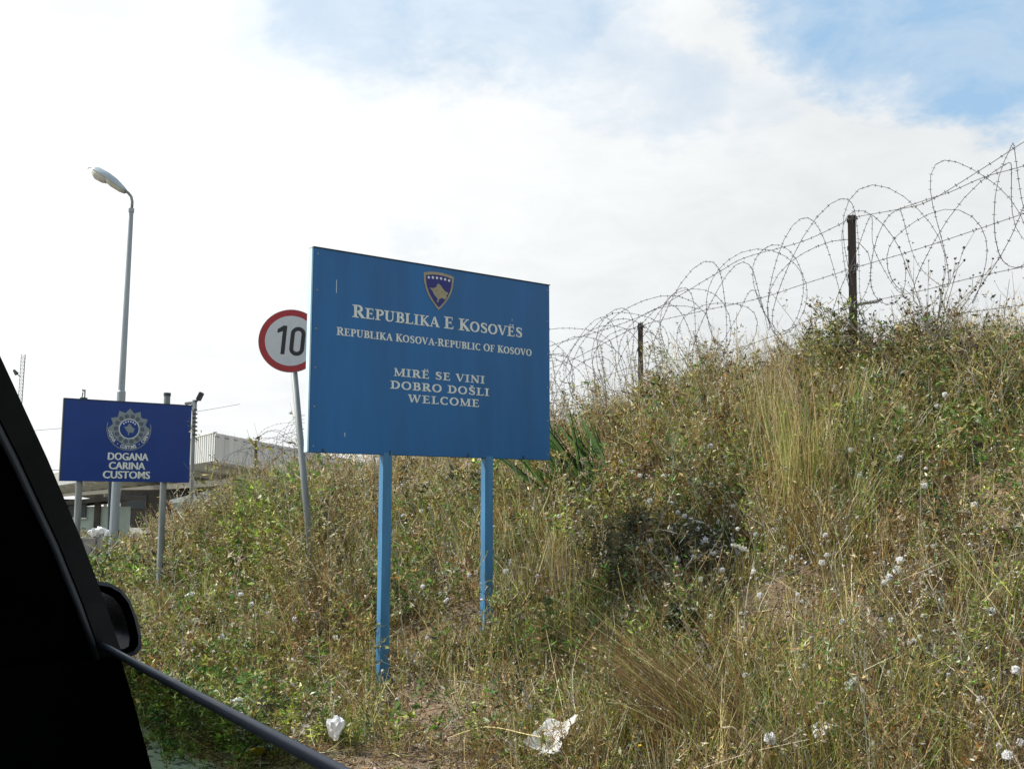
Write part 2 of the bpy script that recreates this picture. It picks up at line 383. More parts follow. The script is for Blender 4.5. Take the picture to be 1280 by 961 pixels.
GL = {
 'I': (stem(.22), .46),
 'L': (stem(.22) + [[(.25, .035, .07), (.68, .035, .07)], [(.66, 0, .06), (.70, .26, .05)]], .74),
 'E': (stem(.22) + [[(.25, .035, .07), (.70, .035, .07)], [(.68, 0, .06), (.72, .25, .05)], [(.25, .965, .07), (.64, .965, .07)], [(.63, 1, .06), (.65, .77, .05)], [(.25, .52, .07), (.55, .52, .07)], [(.55, .40, .05), (.55, .64, .05)]], .78),
 'F': (stem(.22) + [[(.25, .965, .07), (.64, .965, .07)], [(.63, 1, .06), (.65, .77, .05)], [(.25, .52, .07), (.55, .52, .07)], [(.55, .40, .05), (.55, .64, .05)]], .70),
 'P': (stem(.22) + [arc(.36, .72, .28, .245, 90, -90), [(.22, .965, .07), (.37, .965, .07)], [(.22, .475, .07), (.37, .475, .07)]], .72),
 'R': (stem(.22) + [arc(.36, .73, .27, .235, 90, -90), [(.22, .965, .07), (.37, .965, .07)], [(.22, .495, .07), (.37, .495, .07)], [(.40, .52, .17), (.76, .03, .19)], srf(.80, .03, .2)], .86),
 'B': (stem(.22) + [arc(.36, .745, .24, .22, 90, -90), arc(.38, .27, .28, .235, 90, -90), [(.22, .965, .07), (.37, .965, .07)], [(.22, .515, .07), (.40, .515, .07)], [(.22, .035, .07), (.39, .035, .07)]], .76),
 'D': (stem(.22) + [arc(.36, .5, .42, .465, 90, -90, 16), [(.22, .965, .07), (.37, .965, .07)], [(.22, .035, .07), (.37, .035, .07)]], .90),
 'O': ([arc(.47, .5, .36, .475, 0, 360, 28)], .94),
 'C': ([arc(.47, .5, .36, .475, 48, 312, 22), [(.72, .98, .05), (.72, .74, .05)], [(.71, .08, .04), (.74, .22, .04)]], .82),
 'U': (stem(.22, bot=0, y0=.32) + stem(.74, w=.08, bot=0, y0=.32) + [[(.22, .34, T_), (.235, .18, .16), (.32, .06, .11), (.48, .03, .08), (.62, .07, .08), (.72, .19, .08), (.74, .34, .08)]], .94),
 'V': ([[(.13, .97, .19), (.45, .02, .16)], [(.45, .02, .08), (.75, .97, .07)], srf(.14, .97, .34), srf(.75, .97, .28)], .88),
 'A': ([[(.12, .03, .07), (.42, .98, .08)], [(.42, .99, .16), (.73, .03, .20)], [(.22, .33, .07), (.60, .33, .07)], srf(.12, .03, .28), srf(.74, .03, .34)], .86),
 'W': ([[(.13, .97, .18), (.38, .02, .16)], [(.38, .02, .08), (.62, .97, .07)], [(.60, .97, .18), (.86, .02, .16)], [(.86, .02, .08), (1.10, .97, .07)], srf(.14, .97, .32), srf(.60, .97, .30), srf(1.10, .97, .26)], 1.24),
 'M': (stem(.17, w=.075, top=.6) + stem(.93, w=T_, top=.6) + [[(.17, .97, .17), (.53, .05, .14)], [(.53, .05, .08), (.90, .97, .08)]], 1.12),
 'N': (stem(.17, w=.08, top=.6) + stem(.80, w=.08, bot=0) + [[(.15, .98, .18), (.80, .02, .18)]], .98),
 'K': (stem(.22) + [[(.28, .46, .07), (.70, .97, .08)], [(.36, .56, .17), (.76, .03, .20)], srf(.70, .97, .26), srf(.79, .03, .28)], .86),
 'S': ([[(.60, .77, .05), (.56, .90, .07), (.44, .965, .08), (.30, .96, .11), (.17, .87, .16), (.15, .74, .18), (.24, .62, .19), (.38, .53, .19), (.51, .44, .19), (.60, .32, .18), (.57, .14, .15), (.46, .05, .10), (.30, .035, .08), (.18, .10, .07), (.12, .25, .05)], [(.60, .72, .045), (.61, .99, .045)], [(.12, .01, .045), (.11, .28, .045)]], .72),
 '-': ([[(.06, .40, .10), (.34, .40, .10)]], .40),
 ' ': ([], .36),
}
GL['Ë'] = (GL['E'][0] + [[(.30, 1.10, .13), (.30, 1.23, .13)], [(.56, 1.10, .13), (.56, 1.23, .13)]], .78)
GL['Š'] = (GL['S'][0] + [[(.22, 1.26, .06), (.37, 1.10, .10), (.52, 1.26, .06)]], .72)
def serif_text(t, txt, fr, x0, y0, width, caph, scaps=None, first_big=True, gap=.05, x1y=None, smallf=.86):
    """txt set in the frame between x0..x0+width; baseline may tilt to x1y; small capitals when scaps"""
    sc = []; prevsp = True
    for ch in txt:
        big = (not scaps) or prevsp
        sc.append(1.0 if big else smallf); prevsp = ch in ' -'
    tot = sum((GL[c][1] + gap) * k for c, k in zip(txt, sc)); kx = width / tot
    o, u, v, n = fr; x = x0; q = 0
    for c, k in zip(txt, sc):
        mb = MB()
        yb = y0 + ((x1y - y0) * (x - x0) / width if x1y is not None else 0)
        for strk in GL[c][0]:
            q += 1
            ribbon2(mb, [(x + a * kx * k, yb + b * caph * k, w * (caph * .5 + kx * .5) * k * 1.18) for a, b, w in strk], fr, 0, .0020 + .00022 * (q % 7))
        x += (GL[c][1] + gap) * kx * k
        if GL[c][0]: mb.build('letter', 'sign_letter', t, fix=False)
KOSOVO = [(-.10, .98), (.02, 1.0), (.06, .90), (.20, .86), (.27, .70), (.40, .55), (.50, .42), (.62, .33), (.76, .24), (.93, .20), (.90, .02), (.78, -.06), (.76, -.22), (.82, -.34), (.66, -.44), (.62, -.58), (.50, -.56), (.46, -.44), (.26, -.46), (.10, -.56), (.0, -.66), (-.02, -.92), (-.16, -1.0), (-.20, -.84), (-.12, -.72), (-.16, -.52), (-.32, -.36), (-.46, -.22), (-.56, .0), (-.66, .18), (-.80, .32), (-.95, .40), (-.82, .46), (-.60, .44), (-.44, .52), (-.28, .60), (-.20, .78), (-.18, .92)]
def star_poly(cx, cy, r):
    return [(cx + (r if i % 2 == 0 else r * .42) * math.sin(i * PI / 5), cy + (r if i % 2 == 0 else r * .42) * math.cos(i * PI / 5)) for i in range(10)]
def tri_prism(mb, poly, fr, d0, d1):
    """concave polygon, triangulated by mathutils"""
    from mathutils.geometry import tessellate_polygon
    o, u, v, n = fr; m = len(poly)
    vs = [o + u * a + v * b + n * d0 for a, b in poly] + [o + u * a + v * b + n * d1 for a, b in poly]
    tris = tessellate_polygon([[Vector((a, b, 0)) for a, b in poly]])
    fs = [tuple(i + m for i in t) for t in tris] + [(i, (i + 1) % m, m + (i + 1) % m, m + i) for i in range(m)]
    mb.add(vs, fs)

def welcome_sign():
    u = Vector((.812, .584, 0)).normalized(); n = Vector((u.y, -u.x, 0))
    pl = P(389, 436, 7.26)
    A = on_plane(389, 308, pl, n); B = on_plane(684, 357, pl, n); C = on_plane(689.5, 575.5, pl, n); D = on_plane(386.5, 564.5, pl, n)
    top = (A.z + B.z) / 2; bot = (C.z + D.z) / 2
    W = ((B - A).dot(u) + (C - D).dot(u)) / 2
    o = Vector((pl.x, pl.y, bot)); Hh = top - bot
    fr = (o, u, UPV, n)
    print('welcome sign', W, Hh, [A.z, B.z, C.z, D.z])
    def ab(px, py):
        q = on_plane(px, py, o, n) - o; return q.dot(u), q.z
    legs = []
    for px in (484.5, 611.5):
        a, _ = ab(px, 590); legs.append(a)
    base = o + u * legs[0]; base.z = gz(base.x, base.y)
    t = thing('welcome_sign', 'large blue welcome sign board on two blue posts at the foot of the bank', 'sign', base)
    th = .066
    mb = MB(); mb.box(o + u * W / 2 + UPV * Hh / 2 - n * th / 2, (u, n, UPV), (W - .006, th, Hh)); mb.build('panel', 'sign_blue', t, bevel=.003)
    s = MB(); s.box(o - u * .004 + UPV * Hh / 2 - n * (th / 2 + .003), (u, n, UPV), (.012, th - .010, Hh - .004)); s.build('side_panel', 'sign_side', t)
    e = MB(); e.box(o + u * W / 2 + UPV * (Hh + .004) - n * (th / 2 + .006), (u, n, UPV), (W + .004, th + .024, .007)); e.build('top_flashing', 'edge_dark', t)
    for k in (.05, .30, .62, .87):
        r = MB(); r.box(o + u * (W * k) + UPV * .012 + n * .004, (u, n, UPV), (.012, .006, .034)); r.build('clip', 'edge_dark', t)
    for k in (.03, .22, .41, .60, .79, .97):
        r = MB(); c = o + u * .035 + UPV * (Hh * k); r.tube([c - n * .001, c + n * .003], .006, 8); r.build('rivet', 'gold', t)
        r = MB(); c = o + u * (W - .03) + UPV * (Hh * k); r.tube([c - n * .001, c + n * .003], .006, 8); r.build('rivet', 'gold', t)
    for i, a in enumerate(legs):
        c = o + u * a - n * (th / 2)
        g = gz(c.x, c.y) - .3
        lg = MB(); h = bot + .02 - g; lg.box((c.x, c.y, g + h / 2), (u, n, UPV), (.078, .072, h)); lo2 = lg.build('post', 'post_blue', t, bevel=.004)
    # lettering
    lines = [('REPUBLIKA E KOSOVËS', (440.3, 395.8), (653.5, 422.3), 15.4, True), ('REPUBLIKA KOSOVA-REPUBLIC OF KOSOVO', (420.6, 418.4), (664.8, 445.2), 9.9, True),
             ('MIRË SE VINI', (492, 469.7), (607, 479.4), 9.6, False), ('DOBRO DOŠLI', (487.7, 485.2), (612.6, 495.2), 9.7, False), ('WELCOME', (510, 502.6), (600.3, 508.6), 9.5, False)]
    for txt, pl_, pr_, hpx, sc_ in lines:
        a0, b0 = ab(*pl_); a1, b1 = ab(*pr_); _, bt = ab(pl_[0], pl_[1] - hpx)
        m = MB(); bb = (b0 + b1) / 2
        serif_text(t, txt, (o, u, UPV, n), a0, bb, a1 - a0, (bt - b0), sc_, gap=.05 if sc_ else .10, smallf=.86 if hpx > 12 else .93)
    # crest
    aL, bT = ab(529.4, 340.5); aR, _ = ab(567, 348); aM, bB = ab(549.4, 387.7)
    cw = aR - aL; cx = (aL + aR) / 2; ch = bT - bB
    def shield(k, grow=0):
        pts = []
        for i in range(9):  # top arc
            x = -1 + 2 * i / 8; pts.append((x, 1 + .13 * (1 - x * x)))
        for i in range(1, 12):
            q = i / 12; pts.append((1 - q ** 2.3, 1 - 2 * q))
        pts.append((0, -1))
        for i in range(11, 0, -1):
            q = i / 12; pts.append((-(1 - q ** 2.3), 1 - 2 * q))
        return [(cx + cw / 2 * k * a, bB + ch / 2 + ch / 2 * (1 - (1 - k) * cw / ch) * b) for a, b in pts]
    m = MB(); tri_prism(m, shield(1.0), fr, .0005, .0040); cr = m.build('crest', 'gold', t)
    m = MB(); tri_prism(m, shield(.86), fr, .0005, .0048); m.build('crest_field', 'crest_blue', cr)
    m = MB(); tri_prism(m, [(cx + a * cw * .33, bB + ch * .47 + b * ch * .27) for a, b in KOSOVO], fr, .001, .0056); m.build('map_shape', 'gold', cr)
    for i in range(6):
        x = -.72 + 1.44 * i / 5
        m = MB(); tri_prism(m, star_poly(cx + x * cw * .47, bB + ch * (.855 + .045 * (1 - x * x)), ch * .052), fr, .001, .0056); m.build('star', 'star_white', cr)
    # a few scratches
    m = MB()
    for (px, py, l, w) in ((420.5, 358, .10, .004), (431, 543, .03, .005), (640, 400, .02, .003)):
        m = MB(); a, b = ab(px, py); m.box(o + u * a + UPV * b + n * .001, (u, n, UPV), (w, .001, l)); m.build('scratch', 'sign_letter', t)
welcome_sign()

def bf_text(body, size, fr, x0, y0, width, hgt, bold=0.0, m='sign_letter', parent=None, name='lettering', depth=.003, spots=None):
    """flat sans lettering from the built-in typeface, converted to mesh"""
    cu = bpy.data.curves.new('tmp', 'FONT'); cu.body = body; cu.size = 1; cu.offset = bold; cu.extrude = .001; cu.resolution_u = 3
    ob = bpy.data.objects.new('tmp', cu); COL.objects.link(ob)
    dg = bpy.context.evaluated_depsgraph_get(); me = bpy.data.meshes.new_from_object(ob.evaluated_get(dg))
    vs = [Vector(v.co) for v in me.vertices]; fs = [tuple(p.vertices) for p in me.polygons]
    bpy.data.objects.remove(ob); bpy.data.curves.remove(cu); bpy.data.meshes.remove(me)
    xa, xb = min(v.x for v in vs), max(v.x for v in vs); ya, yb = min(v.y for v in vs), max(v.y for v in vs)
    return vs, fs, (xa, xb, ya, yb)
def place_text(mb, body, fr, x0, y0, width, hgt, bold=.03, depth=.003):
    vs, fs, (xa, xb, ya, yb) = bf_text(body, 1, fr, 0, 0, 1, 1, bold)
    o, u, v, n = fr
    mb.add([o + u * (x0 + (p.x - xa) / (xb - xa) * width) + v * (y0 + (p.y - ya) / (yb - ya) * hgt) + n * (depth if p.z > 0 else .0003) for p in vs], fs)

def customs_sign():
    u = Vector((.812, .584, 0)).normalized(); n = Vector((u.y, -u.x, 0))
    pl = P(78, 550, 12.2)
    A = on_plane(81, 498.5, pl, n); B = on_plane(240, 507, pl, n); C = on_plane(236, 603, pl, n); D = on_plane(75.5, 601, pl, n)
    top = (A.z + B.z) / 2; bot = (C.z + D.z) / 2; W = ((B - A).dot(u) + (C - D).dot(u)) / 2
    print('customs', W, top - bot, A.z, B.z, C.z, D.z)
    o = Vector((D.x, D.y, bot)); Hh = top - bot; fr = (o, u, UPV, n)
    # the panel leans: its plane is sheared by nothing, keep it upright
    def ab(px, py):
        q = on_plane(px, py, o, n) - o; return q.dot(u), q.z
    la, _ = ab(100, 620); lb, _ = ab(206, 620)
    base = o + u * lb; base.z = gz(base.x, base.y)
    t = thing('customs_sign', 'dark blue customs sign with grey sunburst badge on two grey posts beside the lamp post', 'sign', base)
    mb = MB(); mb.box(o + u * W / 2 + UPV * Hh / 2 - n * .02, (u, n, UPV), (W, .04, Hh)); mb.build('panel', 'customs_blue', t, bevel=.003)
    mb = MB(); mb.box(o + u * W / 2 + UPV * (Hh + .004) - n * .022, (u, n, UPV), (W + .02, .055, .012)); mb.box(o - u * .006 + UPV * Hh / 2 - n * .022, (u, n, UPV), (.012, .05, Hh)); mb.build('panel_edge', 'edge_dark', t)
    for a, ex in ((la, .02), (lb, .15)):
        c = o + u * a - n * .08; g = gz(c.x, c.y) - .3; zt = top + ex
        mb = MB(); mb.tube([(c.x, c.y, g), (c.x, c.y, zt)], .041, 12); po = mb.build('post', 'steel_grey', t, smooth=False)
        mb = MB(); mb.tube([(c.x, c.y, zt - .03), (c.x, c.y, zt + .012)], .046, 12); mb.build('post_cap', 'edge_dark', po)
    for txt, x0, x1, yt, yb in (('DOGANA', 135.3, 185, 566.6, 575.8), ('CARINA', 136.5, 181, 577.9, 587), ('CUSTOMS', 129, 187, 589, 598.4)):
        a0, b1 = ab(x0, yt); a1, b0 = ab(x1, yb); mm = MB(); [place_text(mm, txt, fr, a0 + dx, b0, a1 - a0, (ab(x0, yt)[1] - ab(x0, yb)[1]), .006, .003 + .0003 * q_) for q_, dx in enumerate((-.004, 0, .004))]; tag(mm.build('lettering', 'sign_letter', t, fix=False), kind='stuff')
    # badge
    cx, cy = ab(161.4, 536); R = (ab(189, 536)[0] - ab(134, 536)[0]) / 2
    def circ(r, a0=0, a1=360, k=40): return [(cx + r * math.cos(math.radians(a0 + (a1 - a0) * i / k)), cy + r * math.sin(math.radians(a0 + (a1 - a0) * i / k))) for i in range(k + (0 if a1 - a0 == 360 else 1))]
    sun = []
    for i in range(24):
        a = math.radians(90 + 15 * i); r = R * (.97 if i % 2 == 0 else .76)
        if i > 7 and i < 17: r = R * .76
        sun.append((cx + r * math.cos(a), cy + r * math.sin(a)))
    mb = MB(); tri_prism(mb, sun, fr, .0005, .0040); bd = mb.build('badge', 'badge_grey', t)
    rib = [(cx + R * 1.0 * math.cos(math.radians(a)), cy + R * 1.0 * math.sin(math.radians(a)), R * .035) for a in range(165, 376, 7)]
    mb = MB(); ribbon2(mb, rib, fr, .0005, .0030)
    mb.build('badge_rim', 'badge_grey', bd)
    mb = MB()
    for i in range(14):
        a = math.radians(90 + i * 360 / 14 + 12.8); x, y = cx + R * .60 * math.cos(a), cy + R * .60 * math.sin(a)
        tri_prism(mb, [(x + R * .105 * math.cos(b), y + R * .105 * math.sin(b)) for b in [2 * PI * j / 10 for j in range(10)]], fr, .001, .0048)
    mb.build('badge_pattern', 'badge_dark', bd)
    mb = MB(); tri_prism(mb, circ(R * .47), fr, .001, .0052); mb.build('badge_ring', 'sign_letter', bd)
    mb = MB(); tri_prism(mb, circ(R * .435), fr, .001, .0060); mb.build('badge_centre', 'customs_blue', bd)
    mb = MB(); tri_prism(mb, [(cx + a * R * .27, cy - R * .03 + b * R * .28) for a, b in KOSOVO], fr, .001, .0068); mb.build('map_shape', 'badge_grey', bd)
    mb = MB()
    for i in range(6):
        a = math.radians(90 + (i - 2.5) * 19); tri_prism(mb, star_poly(cx + R * .35 * math.cos(a), cy + R * .35 * math.sin(a), R * .05), fr, .001, .0068)
    mb.build('stars', 'star_white', bd)
    mb = MB(); txt = 'DOGANA · CUSTOMS · CARINA'; a0, a1 = 184, 356
    for i, ch in enumerate(txt):
        if ch == ' ': continue
        mb = MB()
        a = math.radians(a0 + (a1 - a0) * (i + .5) / len(txt)); rad = Vector((math.cos(a), math.sin(a)))
        uu = u * (-rad.y) + UPV * rad.x; vv = -(u * rad.x + UPV * rad.y)
        oo = o + u * (cx + R * .95 * rad.x) + UPV * (cy + R * .95 * rad.y)
        w = R * .105; h = R * .17
        if ch == '·': oo = oo + vv * h * .4; w *= .4; h *= .2; place_text(mb, 'I', (oo, uu, vv, n), -w / 2, 0, w, h, .0, .0034)
        else: place_text(mb, ch, (oo, uu, vv, n), -w / 2, 0, w * (.45 if ch == 'I' else 1), h, .02, .0034)
        mb.build('letter', 'sign_letter', bd, fix=False)
customs_sign()

mat('sign_red', (.30, .018, .022), .45, var=.1, vscale=20)
mat('sign_white', (.47, .49, .49), .45, var=.04, vscale=20)
mat('sign_black', (.012, .013, .014), .5)
def speed_sign():
    Y = 9.3; c = P(363.5, 426, Y); n = Vector((.10, -1, .02)).normalized(); R = 40.2 / F * Y * 1.005
    foot = P(391, 700, Y + .0); foot.z = gz(foot.x, foot.y)
    t = thing('speed_limit_sign', 'round red rimmed speed limit 10 sign on a leaning grey post behind the welcome board', 'sign', foot)
    axis = (P(368, 466, Y) - P(388, 685, Y)).normalized()
    tilt = math.radians(-4.2)
    uu = Vector((-n.y, n.x, 0)).normalized(); vv = n.cross(uu) * -1 if n.cross(uu).z < 0 else n.cross(uu)
    u = uu * math.cos(tilt) + vv * math.sin(tilt); v = vv * math.cos(tilt) - uu * math.sin(tilt); fr = (c, u, v, n)
    def disc(r, k=56): return [(r * math.cos(2 * PI * i / k), r * math.sin(2 * PI * i / k)) for i in range(k)]
    m = MB(); m.prism(disc(R), *fr, -.012, .0); m.build('disc', 'steel_grey', t)
    m = MB(); m.prism(disc(R * .985), *fr, .0, .0015); m.build('red_ring', 'sign_red', t)
    m = MB(); m.prism(disc(R * .795), *fr, .0005, .0030); m.build('white_face', 'sign_white', t)
    m = MB(); s = R * .795
    x1 = -.27 * s; ribbon2(m, [(x1, -.56 * s, .155 * s), (x1, .585 * s, .155 * s)], fr, .001, .0045)
    m.prism([(x1 - .07 * s, .58 * s), (x1 - .28 * s, .42 * s), (x1 - .28 * s, .27 * s), (x1 - .07 * s, .36 * s)], *fr, .001, .0048)
    z = []; cx = .26 * s; rx = .21 * s; hh = .50 * s
    for i in range(41):
        a = 2 * PI * i / 40; y = math.sin(a) * rx; y += (hh - rx) * (1 if math.sin(a) > 1e-6 else (-1 if math.sin(a) < -1e-6 else 0))
        z.append((cx + math.cos(a) * rx, y, .155 * s))
    ribbon2(m, z, fr, .001, .0051)
    m.build('numerals', 'sign_black', t)
    top = c + axis * (R * .5) - n * .045
    low = c - axis * ((c.z - foot.z + .3) / axis.z) - n * .045
    m = MB(); m.tube([low, top], .031, 12); m.build('post', 'steel_grey', t, smooth=True)
    for k in (-.16, .14):
        m = MB(); q = c + v * k; m.box(q - n * .02, (u, n, v), (.16, .016, .03)); m.build('bracket', 'steel_grey', t)
speed_sign()

# ------------------------------------------------------------------ street lamp
mat('galvanised', (.27, .315, .345), .5, metal=.25, var=.16, vscale=9, streak=True)
mat('lamp_shell', (.34, .40, .43), .5, var=.08, vscale=9)
mat('lamp_cream', (.48, .50, .43), .5, var=.08, vscale=9)
mat('lamp_glass', (.50, .50, .46), .25, var=.15, vscale=40)
def street_lamp():
    Y = 19.0
    foot = P(139.5, 716, Y); foot.z = 0.0
    foot = Vector((foot.x, foot.y, gz(foot.x, foot.y)))
    t = thing('street_lamp', 'tall grey street lamp with one open lantern, rising behind the dark blue sign', 'street lamp', foot)
    p0 = P(139.5, 716, Y); p1 = P(151.8, 490, Y); p2 = P(164.3, 262, Y)
    lowp = p0 + (p0 - p1).normalized() * ((p0.z - foot.z + .1))
    m = MB(); m.tube([lowp, p1], [.088, .080], 16); m.tube([p1, p1 + (p2 - p1).normalized() * .03], [.080, .064], 16); m.build('lower_pole', 'galvanised', t, smooth=False)
    m = MB(); m.tube([p1 + (p2 - p1).normalized() * .031, p2], [.062, .042], 16); m.build('upper_pole', 'galvanised', t)
    m = MB(); m.tube([p2 - UPV * .06, p2 + (p2 - p1).normalized() * .02], .054, 14); m.build('collar', 'galvanised', t)
    arm = [P(164.8, 262, Y), P(165.3, 252, Y), P(164, 246, Y), P(160.5, 241.5, Y), P(155, 237.5, Y)]
    m = MB(); m.tube(arm, .028, 10); m.build('arm', 'steel_grey', t, smooth=True)
    a = P(157, 239.5, Y); b = P(115.5, 211.5, Y); ax = (b - a); L = ax.length; ax.normalize()
    side = Vector((0, 1, 0)); side = (side - ax * side.dot(ax)).normalized(); up = side.cross(ax); up = up if up.z > 0 else -up
    # shell: lofted hull of half-round sections, narrow at the arm, wide over the bulb
    secs = [(0, .06, .045), (.1, .09, .07), (.35, .14, .115), (.6, .17, .13), (.85, .16, .11), (.96, .11, .07), (1.0, .04, .03)]
    m = MB(); ns = 11; vs = []
    for (k, w, h) in secs:
        for j in range(ns):
            th = PI * j / (ns - 1); vs.append(a + ax * (L * k) + side * (w * math.cos(th)) + up * (h * math.sin(th)))
    fs = [(i * ns + j, i * ns + j + 1, (i + 1) * ns + j + 1, (i + 1) * ns + j) for i in range(len(secs) - 1) for j in range(ns - 1)]
    fs.append(tuple(range(ns)))
    m.add(vs, fs); m.build('lantern_shell', 'lamp_shell', t, smooth=True)
    m = MB(); vs = []; s2 = [(0, .055, .05), (.12, .085, .075), (.38, .135, .085), (.50, .145, .07)]
    for (k, w, h) in s2:
        for j in range(ns):
            th = PI * j / (ns - 1); vs.append(a + ax * (L * k) + side * (w * math.cos(th)) - up * (h * math.sin(th)) - up * .004)
    fs = [(i * ns + j, i * ns + j + 1, (i + 1) * ns + j + 1, (i + 1) * ns + j) for i in range(3) for j in range(ns - 1)] + [tuple(range(3 * ns, 4 * ns)), tuple(range(ns))]
    m.add(vs, fs); m.build('gear_cover', 'lamp_cream', t, smooth=True)
    m = MB(); vs = []; s3 = [(.51, .14, .075), (.62, .155, .12), (.8, .15, .135), (.93, .10, .09), (.99, .03, .03)]
    for (k, w, h) in s3:
        for j in range(ns):
            th = PI * j / (ns - 1); vs.append(a + ax * (L * k) + side * (w * math.cos(th)) - up * (h * math.sin(th)) - up * .006)
    fs = [(i * ns + j, i * ns + j + 1, (i + 1) * ns + j + 1, (i + 1) * ns + j) for i in range(4) for j in range(ns - 1)]
    m.add(vs, fs); m.build('lamp_bowl', 'lamp_glass', t, smooth=True)
    m = MB(); q = a + ax * L
    m.tube([q - ax * .04, q + ax * .03 + up * .02, q + ax * .07 - up * .01, q + ax * .08 - up * .05], .008, 6); m.build('latch_hook', 'steel_grey', t)
street_lamp()
# ------------------------------------------------------------------ border post behind the bank
mat('sheet_white', (.52, .53, .51), .5, var=.10, vscale=2, streak=True)
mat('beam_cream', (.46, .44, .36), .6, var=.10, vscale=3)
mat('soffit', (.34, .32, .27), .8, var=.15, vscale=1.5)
mat('booth_green', (.30, .37, .32), .6, var=.08, vscale=3)
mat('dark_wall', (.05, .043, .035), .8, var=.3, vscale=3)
mat('concrete', (.24, .235, .22), .9, var=.2, vscale=4, bump=.4, spots=(9, .35, (.14, .13, .12)))
mat('window_dark', (.03, .04, .045), .2)
def canopy():
    Y = 45.0
    C = P(269, 541, Y); Cb = P(269, 576, Y); Hf = C.z - Cb.z
    hl = Vector((-.504, .864, 0)).normalized(); hr = Vector((.864, .504, 0)).normalized()
    L = 92.0; R = 16.0; DR = .16
    t = thing('border_canopy', 'long white sheet metal canopy over the border crossing, beyond the dry weeds', 'canopy', (C.x, C.y, 0))
    # corrugated fascias: real folds
    def fascia(o, d, length, drop, pitch, name):
        nrm = Vector((d.y, -d.x, 0)); nrm = nrm if nrm.y < 0 else -nrm
        m = MB(); n = int(length / pitch); vs = []
        for i in range(n + 1):
            for q, off in ((0, 0), (.42, 0), (.5, .05), (.92, .05)):
                a = (i + q) * pitch
                if a > length: break
                p = o + d * a + nrm * off - UPV * (drop * a); vs += [p, p - UPV * Hf]
        fs = [(2 * i, 2 * i + 1, 2 * i + 3, 2 * i + 2) for i in range(len(vs) // 2 - 1)]
        m.add(vs, fs); return m.build(name, 'sheet_white', t, fix=False)
    fascia(C, hl, L, 0, .42, 'fascia'); fascia(C + hr * .02, hr, R, DR, .42, 'fascia')
    m = MB(); m.box(C + hl * L / 2 + UPV * .03, (hl, hr, UPV), (L, .16, .05)); m.build('capping', 'sheet_white', t)
    # roof deck
    m = MB(); a = C - UPV * .12; b = a + hr * R - UPV * (DR * R); c = b + hl * L; d = a + hl * L
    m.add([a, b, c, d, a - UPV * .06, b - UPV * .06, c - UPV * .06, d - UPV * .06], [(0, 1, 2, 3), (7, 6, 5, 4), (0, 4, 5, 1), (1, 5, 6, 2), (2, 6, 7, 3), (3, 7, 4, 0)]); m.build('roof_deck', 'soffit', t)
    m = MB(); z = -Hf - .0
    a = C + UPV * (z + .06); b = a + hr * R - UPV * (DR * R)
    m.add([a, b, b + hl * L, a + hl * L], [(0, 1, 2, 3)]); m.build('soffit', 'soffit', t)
    for q in range(14):
        o = C + hl * (3 + q * 6.2) + UPV * (z - .10)
        m = MB(); ax = (hr - UPV * DR).normalized(); m.box(o + ax * R / 2 * .96, (ax, hl, UPV), (R * .92, .2, .26)); m.build('beam', 'beam_cream', t)
    o = C + hl * L / 2 + hr * 2.6 + UPV * (z - 2.6 * DR - .34)
    m = MB(); m.box(o, (hl, hr, UPV), (L - 1, .25, .34)); m.build('girder', 'beam_cream', t)
    for q in (3, 15.1, 30, 50, 70):
        o = C + hl * q + hr * 2.6
        zt = C.z + z - 2.6 * DR - .5
        m = MB(); m.box((o.x, o.y, zt / 2), (hl, hr, UPV), (.30, .26, zt)); m.build('column', 'beam_cream', t)
canopy()
